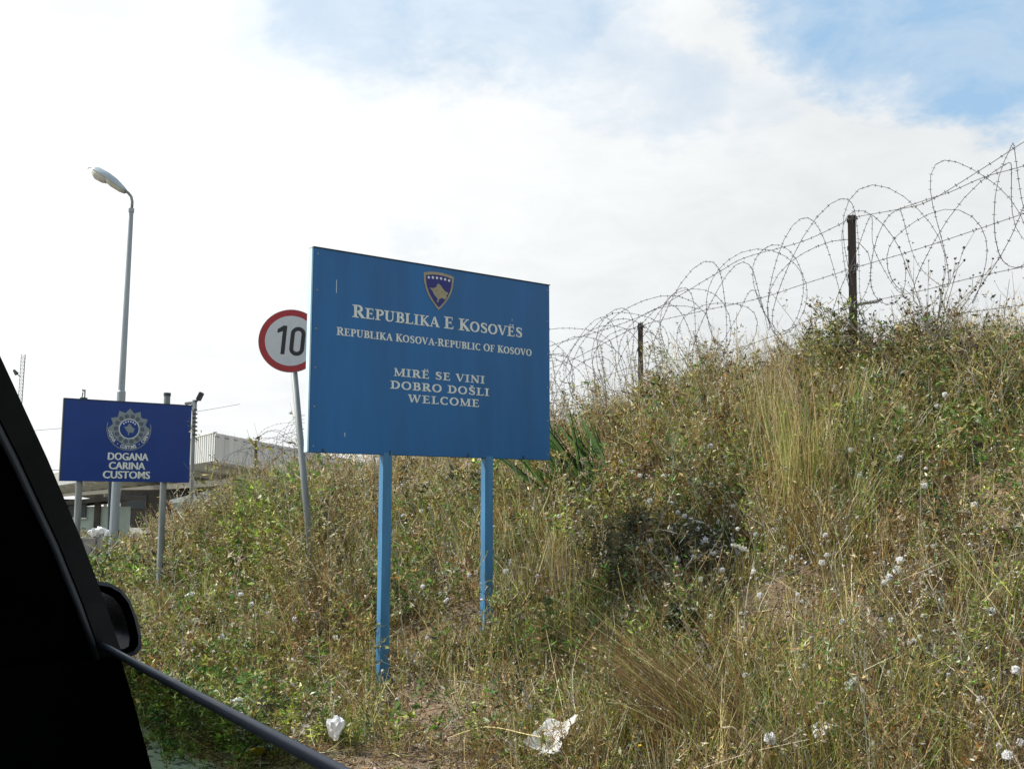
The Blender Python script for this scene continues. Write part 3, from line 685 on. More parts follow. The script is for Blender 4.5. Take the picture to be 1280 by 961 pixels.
def booth():
    a = P(40, 640, 38); b = P(138, 640, 38); zt = P(110, 633, 38).z
    t = thing('customs_booth', 'low pale green customs booth with dark flat roof, seen under the canopy', 'booth', (a.x, a.y, 0))
    c = Vector(((a.x + b.x) / 2, 39.0, 0)); w = b.x - a.x
    m = MB(); m.box(c + UPV * (zt / 2), ((1, 0, 0), (0, 1, 0), UPV), (w, 2, zt)); m.build('wall', 'booth_green', t)
    m = MB(); d = Vector((1, 0, .10)).normalized(); m.box(c + UPV * (zt + .14), (d, (0, 1, 0), UPV), (w + .8, 2.8, .16)); m.build('roof', 'dark_wall', t)
    for px in (121,):
        q = P(px, 655, 37.95); m = MB(); m.box((q.x, 37.96, 1.0), ((1, 0, 0), (0, 1, 0), UPV), (.22, .1, 1.7)); m.build('door_gap', 'dark_wall', t)
    for px in (70, 92):
        q = P(px, 650, 37.95); m = MB(); m.box((q.x, 37.96, 1.35), ((1, 0, 0), (0, 1, 0), UPV), (.9, .1, .7)); w_ = m.build('window', 'window_dark', t)
        m = MB(); m.box((q.x, 37.93, .98), ((1, 0, 0), (0, 1, 0), UPV), (1.0, .12, .05)); m.build('sill', 'sheet_white', w_)
    # dark office block deeper under the roof
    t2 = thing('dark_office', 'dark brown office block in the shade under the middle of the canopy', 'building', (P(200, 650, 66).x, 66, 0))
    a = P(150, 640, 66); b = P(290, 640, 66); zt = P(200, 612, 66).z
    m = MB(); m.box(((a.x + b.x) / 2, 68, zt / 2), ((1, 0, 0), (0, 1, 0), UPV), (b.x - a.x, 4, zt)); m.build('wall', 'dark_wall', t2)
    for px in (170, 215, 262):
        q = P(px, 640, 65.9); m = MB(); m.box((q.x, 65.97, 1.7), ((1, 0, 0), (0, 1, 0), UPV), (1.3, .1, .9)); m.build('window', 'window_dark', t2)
    # small white kiosk roof right of the post
    q0 = P(212, 626, 44); q1 = P(241, 622, 44)
    t3 = thing('white_kiosk', 'small kiosk with sloping white roof to the right of the customs sign post', 'kiosk', (q0.x, 44, 0))
    m = MB(); m.add([(q0.x, 44, q0.z - .1), (q1.x + .6, 44, q1.z - .1), (q1.x + .6, 44, q1.z + .3), (q0.x, 44, q0.z + .05), (q0.x, 47, q0.z - .1), (q1.x + .6, 47, q1.z - .1), (q1.x + .6, 47, q1.z + .3), (q0.x, 47, q0.z + .05)],
                    [(0, 1, 2, 3), (4, 7, 6, 5), (0, 3, 7, 4), (1, 5, 6, 2), (3, 2, 6, 7), (0, 4, 5, 1)]); m.build('roof', 'sheet_white', t3)
    m = MB(); m.box(((q0.x + q1.x) / 2 + .2, 45.5, (q0.z - .1) / 2), ((1, 0, 0), (0, 1, 0), UPV), (1.3, 2.6, q0.z - .1)); m.build('wall', 'booth_green', t3)
booth()
def barrier():
    a = P(84, 672, 22); b = P(139, 672, 22); t = thing('concrete_barrier', 'weathered grey concrete block wall left of the lamp post foot', 'wall', (b.x, 22, 0))
    n = 3; w = (b.x - a.x) / n
    for i in range(n):
        m = MB(); m.box((a.x + w * (i + .5), 22.15, a.z / 2), ((1, 0, 0), (0, 1, 0), UPV), (w - .02, .3, a.z - .01 * i)); m.build('block', 'concrete', t, bevel=.02)
    # a heap of white sacks on it
    for k, (px, s) in enumerate(((117, .30), (126, .34), (133, .22))):
        q = P(px, 670, 22.2); crumple('white_sack', (q.x, 22.22, a.z + s * .42), s, .8, 'plastic_white', ('white sack lying on the concrete block wall, leftmost of the heap', 'bulkiest white sack in the middle of the heap on the concrete wall', 'white sack on the wall, tucked against the lamp post')[k], 'sack', 30 + k)
mat('plastic_white', (.74, .75, .75), .45, var=.06, vscale=12)
mat('plastic_clear', (.42, .45, .45), .25, var=.1, vscale=30)
mat('paper_white', (.76, .76, .74), .8, var=.06, vscale=14, spots=(18, .28, (.52, .50, .45)))
mat('can_yellow', (.45, .28, .02), .35, var=.2, vscale=30)
def folded_sheet(name, loc, w, h, m, label, cat, rot, tilt):
    rs = random.Random(4); bm = bmesh.new(); n = 9; g = []
    creases = [(rs.uniform(0, PI), rs.uniform(-.4, .4), rs.uniform(.25, .6)) for _ in range(6)]
    for i in range(n + 1):
        for j in range(n + 1):
            x = (i / n - .5); y = (j / n - .5); z = 0
            for a, d, k in creases: z += abs(x * math.cos(a) + y * math.sin(a) - d * .8) * k * .35
            z += rs.uniform(-.012, .012)
            if i in (0, n) or j in (0, n): x += rs.uniform(-.03, .03); y += rs.uniform(-.03, .03)
            g.append(bm.verts.new((x * w, y * h, z * w)))
    for i in range(n):
        for j in range(n): bm.faces.new((g[i * (n + 1) + j], g[(i + 1) * (n + 1) + j], g[(i + 1) * (n + 1) + j + 1], g[i * (n + 1) + j + 1]))
    bmesh.ops.solidify(bm, geom=list(bm.faces), thickness=.0015)
    me = bpy.data.meshes.new(name); bm.to_mesh(me); bm.free(); me.materials.append(MATS[m]); o = bpy.data.objects.new(name, me); COL.objects.link(o); o.location = loc; o.rotation_euler = (tilt, .12, rot)
    return tag(o, label, cat)
def crumple(name, loc, size, flat, m, label, cat, seed, ax=1.0, ay=1.0, rot=0.0, amp=.42, sub=3, group=None):
    """a crumpled sheet or bag: a faceted lump with sharp folds"""
    rs = random.Random(seed); bm = bmesh.new(); bmesh.ops.create_icosphere(bm, subdivisions=sub, radius=1)
    planes = [(Vector((rs.gauss(0, 1), rs.gauss(0, 1), rs.gauss(0, .7))).normalized(), rs.uniform(.35, .8)) for _ in range(14)]
    for v in bm.verts:
        for n, d in planes:
            k = v.co.dot(n) - d
            if k > 0: v.co -= n * k * .92
        f = 1 + amp * (abs(math.sin(v.co.x * 5.3 + seed)) * abs(math.sin(v.co.y * 4.7 + seed * 2) ) - .3)
        v.co *= f
        v.co += Vector((rs.uniform(-1, 1), rs.uniform(-1, 1), rs.uniform(-1, 1))) * .05
        v.co.x *= ax; v.co.y *= ay; v.co.z *= flat
    me = bpy.data.meshes.new(name); bm.to_mesh(me); bm.free(); me.materials.append(MATS[m])
    o = bpy.data.objects.new(name, me); COL.objects.link(o); o.location = loc; o.scale = (size / 2,) * 3; o.rotation_euler = (rs.uniform(-.3, .3), rs.uniform(-.3, .3), rot)
    return tag(o, label, cat, group)
barrier()

def poles():
    # thin dark pole beside the street lamp
    q = P(137.5, 690, 24); top = P(139.5, 560, 24)
    t = thing('service_pole', 'thin dark pole standing just left of the street lamp pole, under the customs sign', 'pole', (q.x, 24, 0))
    m = MB(); m.tube([(q.x, 24, -.1), (top.x, 24, top.z)], .06, 10); m.build('shaft', 'edge_dark', t)
    m = MB(); m.tube([(q.x, 24, 0), (q.x, 24, .12)], .11, 10); m.build('footing', 'concrete', t)
    # camera and floodlight mast right of the customs sign
    Y = 34; b0 = P(240, 620, Y); tp = P(243, 500, Y)
    t = thing('floodlight_mast', 'slim mast with tilted floodlight and box, rising at the right edge of the customs sign', 'mast', (b0.x, Y, 0))
    m = MB(); m.tube([(b0.x, Y, -.1), (tp.x, Y, tp.z)], .07, 10); m.build('mast_pole', 'steel_grey', t)
    m = MB(); a = P(232, 504.5, Y); b = P(245, 503, Y); m.box((a + b) / 2, (b - a, (0, 1, 0), UPV), ((b - a).length, .2, .07)); m.build('cross_arm', 'steel_grey', t)
    m = MB(); a = P(242.5, 508, Y); m.box(a, ((1, 0, 0), (0, 1, 0), UPV), (.11, .3, .28)); m.build('junction_box', 'lamp_shell', t)
    m = MB(); m.tube([P(244, 503, Y), P(247, 500, Y), P(249.5, 497, Y)], .035, 8); m.build('elbow', 'edge_dark', t)
    m = MB(); a = P(247.5, 500.5, Y); b = P(252.5, 490.5, Y); d = (b - a).normalized(); s = Vector((0, 1, 0)); m.box((a + b) / 2, (d, s, d.cross(s)), ((b - a).length, .3, .11)); m.build('floodlight', 'edge_dark', t, bevel=.02)
    for k in range(7):
        a = P(243.5 + .3 * (k % 2), 512 + k * 5.2, Y); m = MB(); m.box(a, ((1, 0, 0), (0, 1, 0), UPV), (.10, .24, .05)); m.build('step_bracket', 'edge_dark', t)
    # small aerial above the left post of the sign
    Y = 30; a = P(105, 510, Y); t = thing('roof_aerial', 'tiny twin rod aerial peeking over the top left of the customs sign', 'aerial', (a.x, Y, 0))
    m = MB(); m.tube([(a.x, Y, 0), P(105.3, 510, Y), P(106.3, 487, Y)], .022, 6); m.build('rod', 'steel_grey', t)
    m = MB(); m.tube([P(105.6, 497, Y), P(102.6, 497, Y), P(103.6, 490, Y)], .02, 6); m.tube([P(103, 487.5, Y), P(106.6, 488.5, Y)], .03, 6); m.build('dipole', 'steel_grey', t)
    # far lattice mast
    Y = 120; bx = P(20, 640, Y); t = thing('radio_mast', 'far thin lattice radio mast with a dish, at the left edge above the car pillar', 'mast', (bx.x, Y, 0))
    c = [P(23, 600, Y), P(29.3, 443, Y)]
    dx = .25
    top = c[1]; bot = Vector((c[0].x - .5, Y, 0))
    def at(k, ox, oy): return bot + (top - bot) * k + Vector((ox, oy, 0))
    for (ox, oy) in ((-dx, 0), (dx, 0), (0, .4)):
        m = MB(); m.tube([at(0, ox, oy), at(1, ox, oy)], .035, 5); m.build('mast_leg', 'steel_grey', t)
    m = MB(); nb = 44; cs = [(-dx, 0), (dx, 0), (0, .4)]
    for i in range(nb):
        for j in range(3):
            a = cs[j]; b = cs[(j + 1) % 3]; m.tube([at(i / nb, *a), at((i + 1) / nb, *b)], .016, 4, cap=False); m.tube([at(i / nb, *a), at(i / nb, *b)], .016, 4, cap=False)
    m.build('lattice_bracing', 'steel_grey', t)
    m = MB(); d = P(19.5, 466, Y); e = P(25.5, 471, Y); m.tube([d, e], .05, 6); m.build('dish_arm', 'edge_dark', t)
    m = MB(); m.tube([d + Vector((-.25, 0, .35)), d + Vector((.15, 0, -.15))], [.14, .26], 12); m.build('dish', 'edge_dark', t)
    # overhead wires
    for (A, B, lb) in ((P(-200, 548, 70), P(300, 505, 90), 'thin dark overhead wire sloping up behind the customs sign'), (P(-100, 583.5, 60), P(120, 586, 60), 'thin dark level wire just above the canopy edge at the far left')):
        m = MB(); pts = [A.lerp(B, k / 14) - UPV * (1.2 * (1 - (2 * k / 14 - 1) ** 2) * (.6 if A.z > 6 else .1)) for k in range(15)]
        m.tube(pts, .022, 4); tag(m.build('overhead_wire', 'edge_dark'), lb, 'wire')
poles()

# ------------------------------------------------------------------ fence and concertina wire
mat('rusty_post', (.020, .013, .011), .8, var=.4, vscale=14, streak=True)  # rust taken almost to black: the shadow side is put into the colour
mat('wire_steel', (.10, .095, .09), .6, metal=.2, var=.3, vscale=12)
FB = Vector((3.8, 11.1, 0)); FD = Vector((-.6, .8, 0)); FN = Vector((.8, .6, 0))
def FP(px, py): return on_plane(px, py, FB, FN)
def barbs(mb, pts, step, size, rs):
    acc = 0
    for a, b in zip(pts[:-1], pts[1:]):
        l = (b - a).length; d = (b - a).normalized() if l > 1e-6 else UPV; pos = step - acc
        while pos < l:
            c = a + d * pos
            for _ in range(2):
                r = Vector((rs.gauss(0, 1), rs.gauss(0, 1), rs.gauss(0, 1))); r = (r - d * r.dot(d)).normalized(); w = d * size * .16
                mb.add([c - r * size - w, c - r * size + w, c + r * size + w, c + r * size - w], [(0, 1, 2, 3)])
            mb.add([c - d * size * .35 + UPV * size * .28, c + d * size * .35 + UPV * size * .28, c + d * size * .35 - UPV * size * .28, c - d * size * .35 - UPV * size * .28], [(0, 1, 2, 3)])
            pos += step * rs.uniform(.85, 1.15)
        acc = (acc + l) % step
def smooth_pts(pts, n=6):
    out = []
    for i in range(len(pts) - 1):
        p0 = pts[max(i - 1, 0)]; p1 = pts[i]; p2 = pts[i + 1]; p3 = pts[min(i + 2, len(pts) - 1)]
        for k in range(n):
            t = k / n; out.append(.5 * ((2 * p1) + (p2 - p0) * t + (2 * p0 - 5 * p1 + 4 * p2 - p3) * t * t + (3 * p1 - p0 - 3 * p2 + p3) * t ** 3))
    out.append(pts[-1]); return out
def fence():
    rs = random.Random(5)
    t = thing('barbed_wire_fence', 'barbed wire fence on rusty steel posts along the crest of the bank', 'fence', (FB.x, FB.y, gz(FB.x, FB.y)))
    tops = {0: FP(1064.5, 269), 1: FP(800.5, 403.5), 5: FP(320, 550.5)}
    lean = {0: .012 * 6, 1: .02}
    for k in range(-1, 6):
        b = FB + FD * (3.35 * k); g = gz(b.x, b.y)
        tp = tops.get(k, Vector((b.x, b.y, g + 1.62))); b = Vector((b.x + (.05 if k == 0 else 0), b.y, g - .4))
        ax = (tp - b); L = ax.length; ax.normalize(); s = Vector((.93, -.37, 0)); s = (s - ax * s.dot(ax)).normalized(); q = ax.cross(s)
        mb = MB(); c = (tp + b) / 2
        # an angle-iron: two flanges
        w = .088 if k <= 0 else .072
        mb.box(c, (s, q, ax), (w, .008, L)); mb.box(c + s * (-w / 2 + .004) + q * .035, (s, q, ax), (.008, .062, L - .004))
        for j in range(5): mb.box(tp - ax * (.06 + j * .32) - s * (w / 2), (s, q, ax), (.018, .010, .05))
        mb.build('post', 'rusty_post', t)
    strands = [
        [(1330, 148), (1275, 180), (1230, 209), (1160, 251), (1120, 262), (1066, 272), (1045, 284), (1000, 303), (930, 322), (895, 342), (815, 388), (760, 411), (689, 432), (600, 462), (500, 497), (400, 530), (320, 553)],
        [(1330, 190), (1280, 207), (1230, 222), (1190, 240), (1160, 249), (1120, 262)],
        [(1330, 248), (1280, 267), (1150, 310), (1066, 335), (1000, 357), (950, 373), (870, 390), (802, 407), (767, 423), (690, 460), (600, 482), (400, 540), (320, 560)],
        [(1330, 325), (1280, 334), (1210, 349), (1160, 361), (1100, 374), (1066, 381), (1020, 397), (960, 423), (880, 447), (802, 455), (690, 492), (500, 535), (320, 570)],
        [(1330, 375), (1200, 392), (1066, 412), (960, 440), (880, 468), (802, 487), (690, 517), (500, 550), (320, 578)]]
    for sp in strands:
        pts = smooth_pts([FP(*p) + FN * rs.uniform(-.02, .02) for p in sp], 5)
        mb = MB(); mb.tube(pts, .0042, 4, cap=False); barbs(mb, pts, .13, .020, rs)
        mb.build('wire_strand', 'wire_steel', t, fix=False)
    # wire wraps at the posts
    for (px, py) in ((1066, 273), (1067, 381), (1069, 335), (802, 407)):
        c = FP(px, py); mb = MB()
        for j in range(6):
            r = Vector((rs.gauss(0, 1), rs.gauss(0, .4), rs.gauss(0, .6))).normalized() * .06
            mb.tube([c - r, c + Vector((rs.uniform(-.03, .03), 0, rs.uniform(-.03, .03))), c + r], .006, 4)
        mb.build('wire_tie', 'wire_steel', t)
    mb = MB(); pts = [FP(1070, 381), FP(1080, 379.5), FP(1095, 377.5), FP(1102, 374)]; mb.tube(pts, .012, 5); barbs(mb, pts, .02, .025, rs); mb.build('wire_tie', 'wire_steel', t)
    # concertina
    def coil(phase, pitch, r0, k0, k1, seed, label, zc, off):
        rs = random.Random(seed); pts = []; th = phase; a = k0; n = 22
        tot = (k1 - k0) / pitch * n
        ph = [rs.uniform(0, 6.28) for _ in range(6)]
        for i in range(int(tot)):
            th = phase + 2 * PI * i / n; lp = i / n
            ax = k0 + pitch * lp + .22 * pitch * math.sin(1.5 * th + ph[0]) + .16 * math.sin(.41 * th + ph[1])
            r = r0 * (1 + .16 * math.sin(.31 * th + ph[2]) + .08 * math.sin(2.6 * th + ph[3]))
            c = FB + FD * ax; z = float(np.interp(ax, KX, KZ)) + zc + .22 * min(1, max(0, (1.5 - ax) / 2)) + .10 * math.sin(.23 * th + ph[4])
            pts.append(Vector((c.x, c.y, z)) + FN * (off + r * .95 * math.cos(th) * 1.0) + UPV * r * math.sin(th) + FD * (.26 * r * math.sin(th + ph[5] + .2 * lp)))
        mb = MB(); mb.tube(pts, .0036, 4, cap=False); barbs(mb, pts, .10, .018, rs)
        o = mb.build('concertina_wire', 'wire_steel', None, fix=False); tag(o, label, 'barbed wire')
    coil(.4, .60, .56, -3.4, 18.5, 3, 'loose coil of concertina barbed wire looping over the fence on the crest', 1.20, -.10)
    coil(2.6, .98, .68, -3.4, 17, 8, 'second wider coil of barbed wire tangled with the first along the fence', 1.30, .12)
    coil(4.4, .80, .50, -3.2, 6, 14, 'third coil of barbed wire, sagging lowest around the nearest fence post', 1.02, .02)
    coil(1.2, .72, .50, 2.5, 18, 17, 'fourth coil of barbed wire, running behind the middle fence post', 1.08, -.2)
KX = np.arange(-4, 22, .5); KZ = np.array([gz(FB.x + FD.x * k, FB.y + FD.y * k) for k in KX]); KZ = np.convolve(np.pad(KZ, 4, 'edge'), np.ones(9) / 9, 'valid')
KZ = np.maximum(KZ, np.where(KX < 1, np.interp(0, KX, KZ) + .04 * (1 - KX), 0))
fence()

# ------------------------------------------------------------------ the car the photograph is taken from
mat('trim_black', (.0022, .0022, .0025), .95, var=.3, vscale=30, spec=.02)  # near-black: the shade inside the car is put into this colour
mat('trim_frame', (.022, .024, .027), .8, var=.2, vscale=20, spec=.15)
mat('car_paint', (.05, .055, .06), .3, metal=.3, var=.05)
mat('rubber', (.06, .075, .10), .5, var=.1, vscale=30)
mat('mirror_shell', (.018, .02, .026), .35)
mat('tyre', (.02, .02, .02), .9)
def car():
    A = P(400, 961, .4475); B = P(115, 805, .93)
    h = (B - A); h.z = 0; h.normalize(); r = Vector((h.y, -h.x, 0))
    def CW(a, rr, up): return CAM + h * a + r * rr + UPV * up
    t = thing('parked_car', 'dark car in the foreground with its side window half lowered, seen from inside', 'car', CAM + h * .2 - r * .6 - UPV * CAMZ)
    gr = (A - CAM).dot(r)
    # glass with its exposed upper edge
    ga = A - (B - A).normalized() * .75; gb = B + (B - A).normalized() * .02
    low = -UPV * .42 + r * .05
    th = r * .004
    m = MB(); m.add([ga, gb, gb + low, ga + low, ga + th, gb + th, gb + low + th, ga + low + th], [(0, 1, 2, 3), (7, 6, 5, 4), (0, 4, 5, 1), (1, 5, 6, 2), (2, 6, 7, 3), (3, 7, 4, 0)])
    gl = m.build('window_glass', MATS['glass'], t)
    m = MB(); m.tube([ga + th * .5 + UPV * .002, gb + th * .5 + UPV * .002], .0032, 14); m.build('glass_edge', 'rubber', gl, smooth=True)
    # A-pillar: swept section along its visible edge
    E = [(-420, -400, .30), (-200, 30, .43), (0, 454, .60), (55, 572, .70), (101, 680, .81), (128, 752, .88), (150, 818, .93), (172, 895, .93), (192, 968, .93), (230, 1100, .93)]
    pts = [P(x, y, d) for x, y, d in E]
    m = MB(); q = []
    for p in pts: q.append([p, p - r * .55 - h * .16, p - r * .55 + h * .10, p + h * .05])
    vs = [v for s in q for v in s]; fs = []
    for i in range(len(q) - 1):
        for j in range(4): fs.append((4 * i + j, 4 * i + (j + 1) % 4, 4 * i + 4 + (j + 1) % 4, 4 * i + 4 + j))
    m.add(vs, fs); m.build('pillar', 'trim_black', t)
    # window frame: the greyer band on the pillar's outer edge
    E2 = E[:7]; pts = [P(x, y, d) for x, y, d in E2]; wd = [.013] * 7
    m = MB(); m2 = []
    for p, w in zip(pts, wd):
        b = p - r * .0
        s = (-r * .9 - h * .2).normalized()
        m2.append([p + r * .002, p + s * (w + .004) - h * .004, p + s * (w + .006) + h * .02, p + r * .002 + h * .03])
    vs = [v for s in m2 for v in s]; fs = []
    for i in range(len(m2) - 1):
        for j in range(4): fs.append((4 * i + j, 4 * i + (j + 1) % 4, 4 * i + 4 + (j + 1) % 4, 4 * i + 4 + j))
    m.add(vs, fs); m.build('window_frame', 'trim_frame', t)
    m = MB(); m.tube([p - r * .021 - h * .008 for p in pts], .0028, 8); m.build('door_seal', 'rubber', t, smooth=True)
    # interior: dash, inner door, roof
    def cbox(name, a0, a1, r0, r1, u0, u1, mt, par=t, bev=.01):
        m = MB(); m.box(CW((a0 + a1) / 2, (r0 + r1) / 2, (u0 + u1) / 2), (h, r, UPV), (a1 - a0, r1 - r0, u1 - u0)); return m.build(name, mt, par, bevel=bev)
    cbox('dashboard', .62, 1.25, -1.30, gr - .04, -.80, -.36, 'trim_black')
    cbox('door_trim', -1.0, .95, gr - .03, gr + .07, -.95, -.46, 'trim_black')
    cbox('roof', -2.0, .10, -1.30, gr - .06, .36, .40, 'car_paint')
    cbox('floor', -2.2, 1.2, -1.30, gr + .03, -1.10, -1.04, 'trim_black')
    cbox('far_door', -2.0, .95, -1.36, -1.31, -.95, -.22, 'trim_black')
    cbox('rear_panel', -2.2, -2.1, -1.30, gr + .02, -1.0, .36, 'trim_black')
    cbox('seat', -.75, -.20, -1.2, -.7, -.85, -.45, 'trim_black', bev=.06); cbox('seat', -.35 - .55, -.72, -1.2, -.7, -.45, .15, 'trim_black', bev=.05)
    # roof rail running back from the pillar
    p = P(-420, -400, .30); m = MB(); e = CW(-2.1, gr - .05, .37)
    m.tube([p, CW(.02, gr - .07, .36), e], .035, 8); m.build('roof_rail', 'trim_black', t)
    # body: bonnet, wing, outer door, wheels
    m = MB()
    prof = [(1.15, -.34), (2.1, -.46), (2.35, -.58), (2.42, -1.0), (.92, -1.0), (.92, -.36)]
    o = CW(0, -1.36, 0); m.prism(prof, o, h, UPV, r, 0, gr - .02 + 1.36); m.build('bonnet', 'car_paint', t, bevel=.03)
    cbox('door_skin', -1.0, .90, gr + .075, gr + .10, -1.05, -.56, 'car_paint', bev=.012)
    for a in (1.65, -1.75):
        for s in (gr - .06, -1.28):
            c = CW(a, s, -CAMZ + .33); m = MB(); m.tube([c - r * .1, c + r * .1], .31, 24); w = m.build('wheel', 'tyre', t)
            m = MB(); m.tube([c - r * .105, c + r * .105], .19, 16); m.build('rim', 'galvanised', w)
    # wing mirror
    Ym = 1.45; poly = [(60, 733), (90, 727), (118, 725.5), (138, 729), (152, 737), (163, 751), (171, 772), (176.5, 795), (176.5, 809), (171, 817), (160, 821), (145, 817), (110, 812), (70, 806)]
    c0 = P(120, 770, Ym); nn = (CAM - c0).normalized()
    pp = [on_plane(x, y, c0, nn) for x, y in poly]
    m = MB(); cen = sum(pp, Vector()) / len(pp); n = len(pp)
    rings = [[cen + (q - cen) * .90 + nn * .012 for q in pp], [q + nn * .010 for q in pp], [q - nn * .01 for q in pp], [cen + (q - cen) * .96 - nn * .05 for q in pp], [cen + (q - cen) * .6 - nn * .085 for q in pp]]
    vs = [v for s in rings for v in s]; fs = [(i * n + j, i * n + (j + 1) % n, (i + 1) * n + (j + 1) % n, (i + 1) * n + j) for i in range(4) for j in range(n)] + [tuple(range(4 * n, 5 * n))]
    m.add(vs, fs); mi = m.build('wing_mirror', 'mirror_shell', t, smooth=False)
    gp = [(60, 743), (100, 738), (126, 739), (141, 746), (151, 758), (158, 776), (162, 796), (161, 807), (154, 811), (140, 809), (90, 803), (62, 800)]
    m = MB(); gp = [on_plane(x, y, c0 + nn * .013, nn) for x, y in gp]; m.add(gp + [g - nn * .004 for g in gp], [tuple(range(len(gp)))] + [(i, (i + 1) % len(gp), len(gp) + (i + 1) % len(gp), len(gp) + i) for i in range(len(gp))])
    mm = bpy.data.materials.new('mirror_silver'); mm.use_nodes = True; b = mm.node_tree.nodes['Principled BSDF']; b.inputs['Metallic'].default_value = 1; b.inputs['Roughness'].default_value = .06; b.inputs['Base Color'].default_value = (.75, .76, .78, 1)
    m.build('mirror_glass', mm, mi)
    m = MB(); m.tube([P(100, 780, 1.45) - nn * .04, P(70, 800, 1.1)], .03, 8); m.build('mirror_stalk', 'mirror_shell', mi)
car()

# ------------------------------------------------------------------ litter
def litter():
    def g(px, py, up=.0): q = ground_hit(px, py); return (q.x, q.y, q.z + up)
    folded_sheet('crumpled_paper', g(698, 962, .13), .27, .21, 'paper_white', 'crumpled white paper sheet in the weeds right of the welcome sign posts', 'litter', -.75, .65)
    crumple('plastic_bag', g(420, 942, .13), .18, .9, 'plastic_white', 'small upright white plastic bag on the short grass at the bottom', 'litter', 2, ax=.7, ay=.6, rot=.4)
    crumple('plastic_bag', g(301, 905, .13), .20, .5, 'plastic_white', 'white plastic bag on the verge just above the window glass edge', 'litter', 3, ax=1, ay=.6)
    crumple('plastic_bag', g(235, 785, .36), .16, .6, 'paper_white', 'torn white scrap hanging in the green weeds near the wing mirror', 'litter', 4, ax=1, ay=.6, rot=.4)
    crumple('plastic_bag', g(1034, 962, .20), .17, .5, 'plastic_white', 'white rag of plastic half hidden at the bottom right of the bank', 'litter', 5, ax=1.1, ay=.6)
    crumple('plastic_cup', g(1066, 918, .24), .17, .6, 'plastic_clear', 'squashed clear plastic cup in dark grass near the bottom right', 'litter', 6, ax=1.05, ay=.8)
    crumple('food_wrapper', g(318, 895, .02), .06, .5, 'can_yellow', 'small orange wrapper beside the white bag on the verge', 'litter', 9)
    for k, (px, py, s, mt, lb) in enumerate(((312, 945, .20, 'plastic_white', 'white plastic bag seen through the window glass beside the yellow carton'), (338, 942, .16, 'plastic_clear', 'clear crumpled wrapper seen through the window glass near the frame edge'), (196, 893, .16, 'plastic_clear', 'pale wrapper by the road edge seen through the window glass'), (254, 912, .05, 'plastic_white', 'tiny white scrap seen through the window glass in the middle'))):
        crumple('plastic_scrap', g(px, py, .03), s, .35, mt, lb, 'litter', 40 + k, ax=1.1, ay=.7, rot=k)
    c = Vector(g(318, 955, .06)); crumple('yellow_carton', c, .22, .35, 'can_yellow', 'squashed yellow carton on the verge seen through the window glass', 'litter', 77, ax=1.1, ay=.45, rot=.3, sub=2)
litter()
# ------------------------------------------------------------------ vegetation
STRAW = (.64, .53, .25); TAN = (.38, .285, .12); BROWN = (.155, .105, .045); RUST = (.24, .13, .035); OLIVE = (.225, .225, .045)
GREEN = (.095, .20, .03); LIME = (.27, .36, .06); GREYD = (.40, .385, .30); DARK = (.04, .03, .018); DKGREEN = (.03, .055, .015); CREAM = (.66, .60, .44)
def pal(n, cols, weights, jit=.25):
    w = np.array(weights, float)
    if w.ndim == 1: w = np.tile(w, (n, 1))
    w = w / w.sum(1, keepdims=True); c = np.cumsum(w, 1); r = RNG.random(n)[:, None]
    k = np.clip((r > c).sum(1), 0, len(cols) - 1)
    col = np.array(cols)[k] * (1 + jit * (RNG.random(n)[:, None] * 2 - 1)) * (1 + .10 * (RNG.random((n, 3)) * 2 - 1))
    return np.clip(col, .004, .85)
def unit(v): return v / np.maximum(np.linalg.norm(v, axis=-1, keepdims=True), 1e-9)
def rnd_dirs(n, zlo=-1, zhi=1):
    z = RNG.uniform(zlo, zhi, n); a = RNG.uniform(0, 2 * PI, n); r = np.sqrt(1 - z * z)
    return np.stack([r * np.cos(a), r * np.sin(a), z], 1)
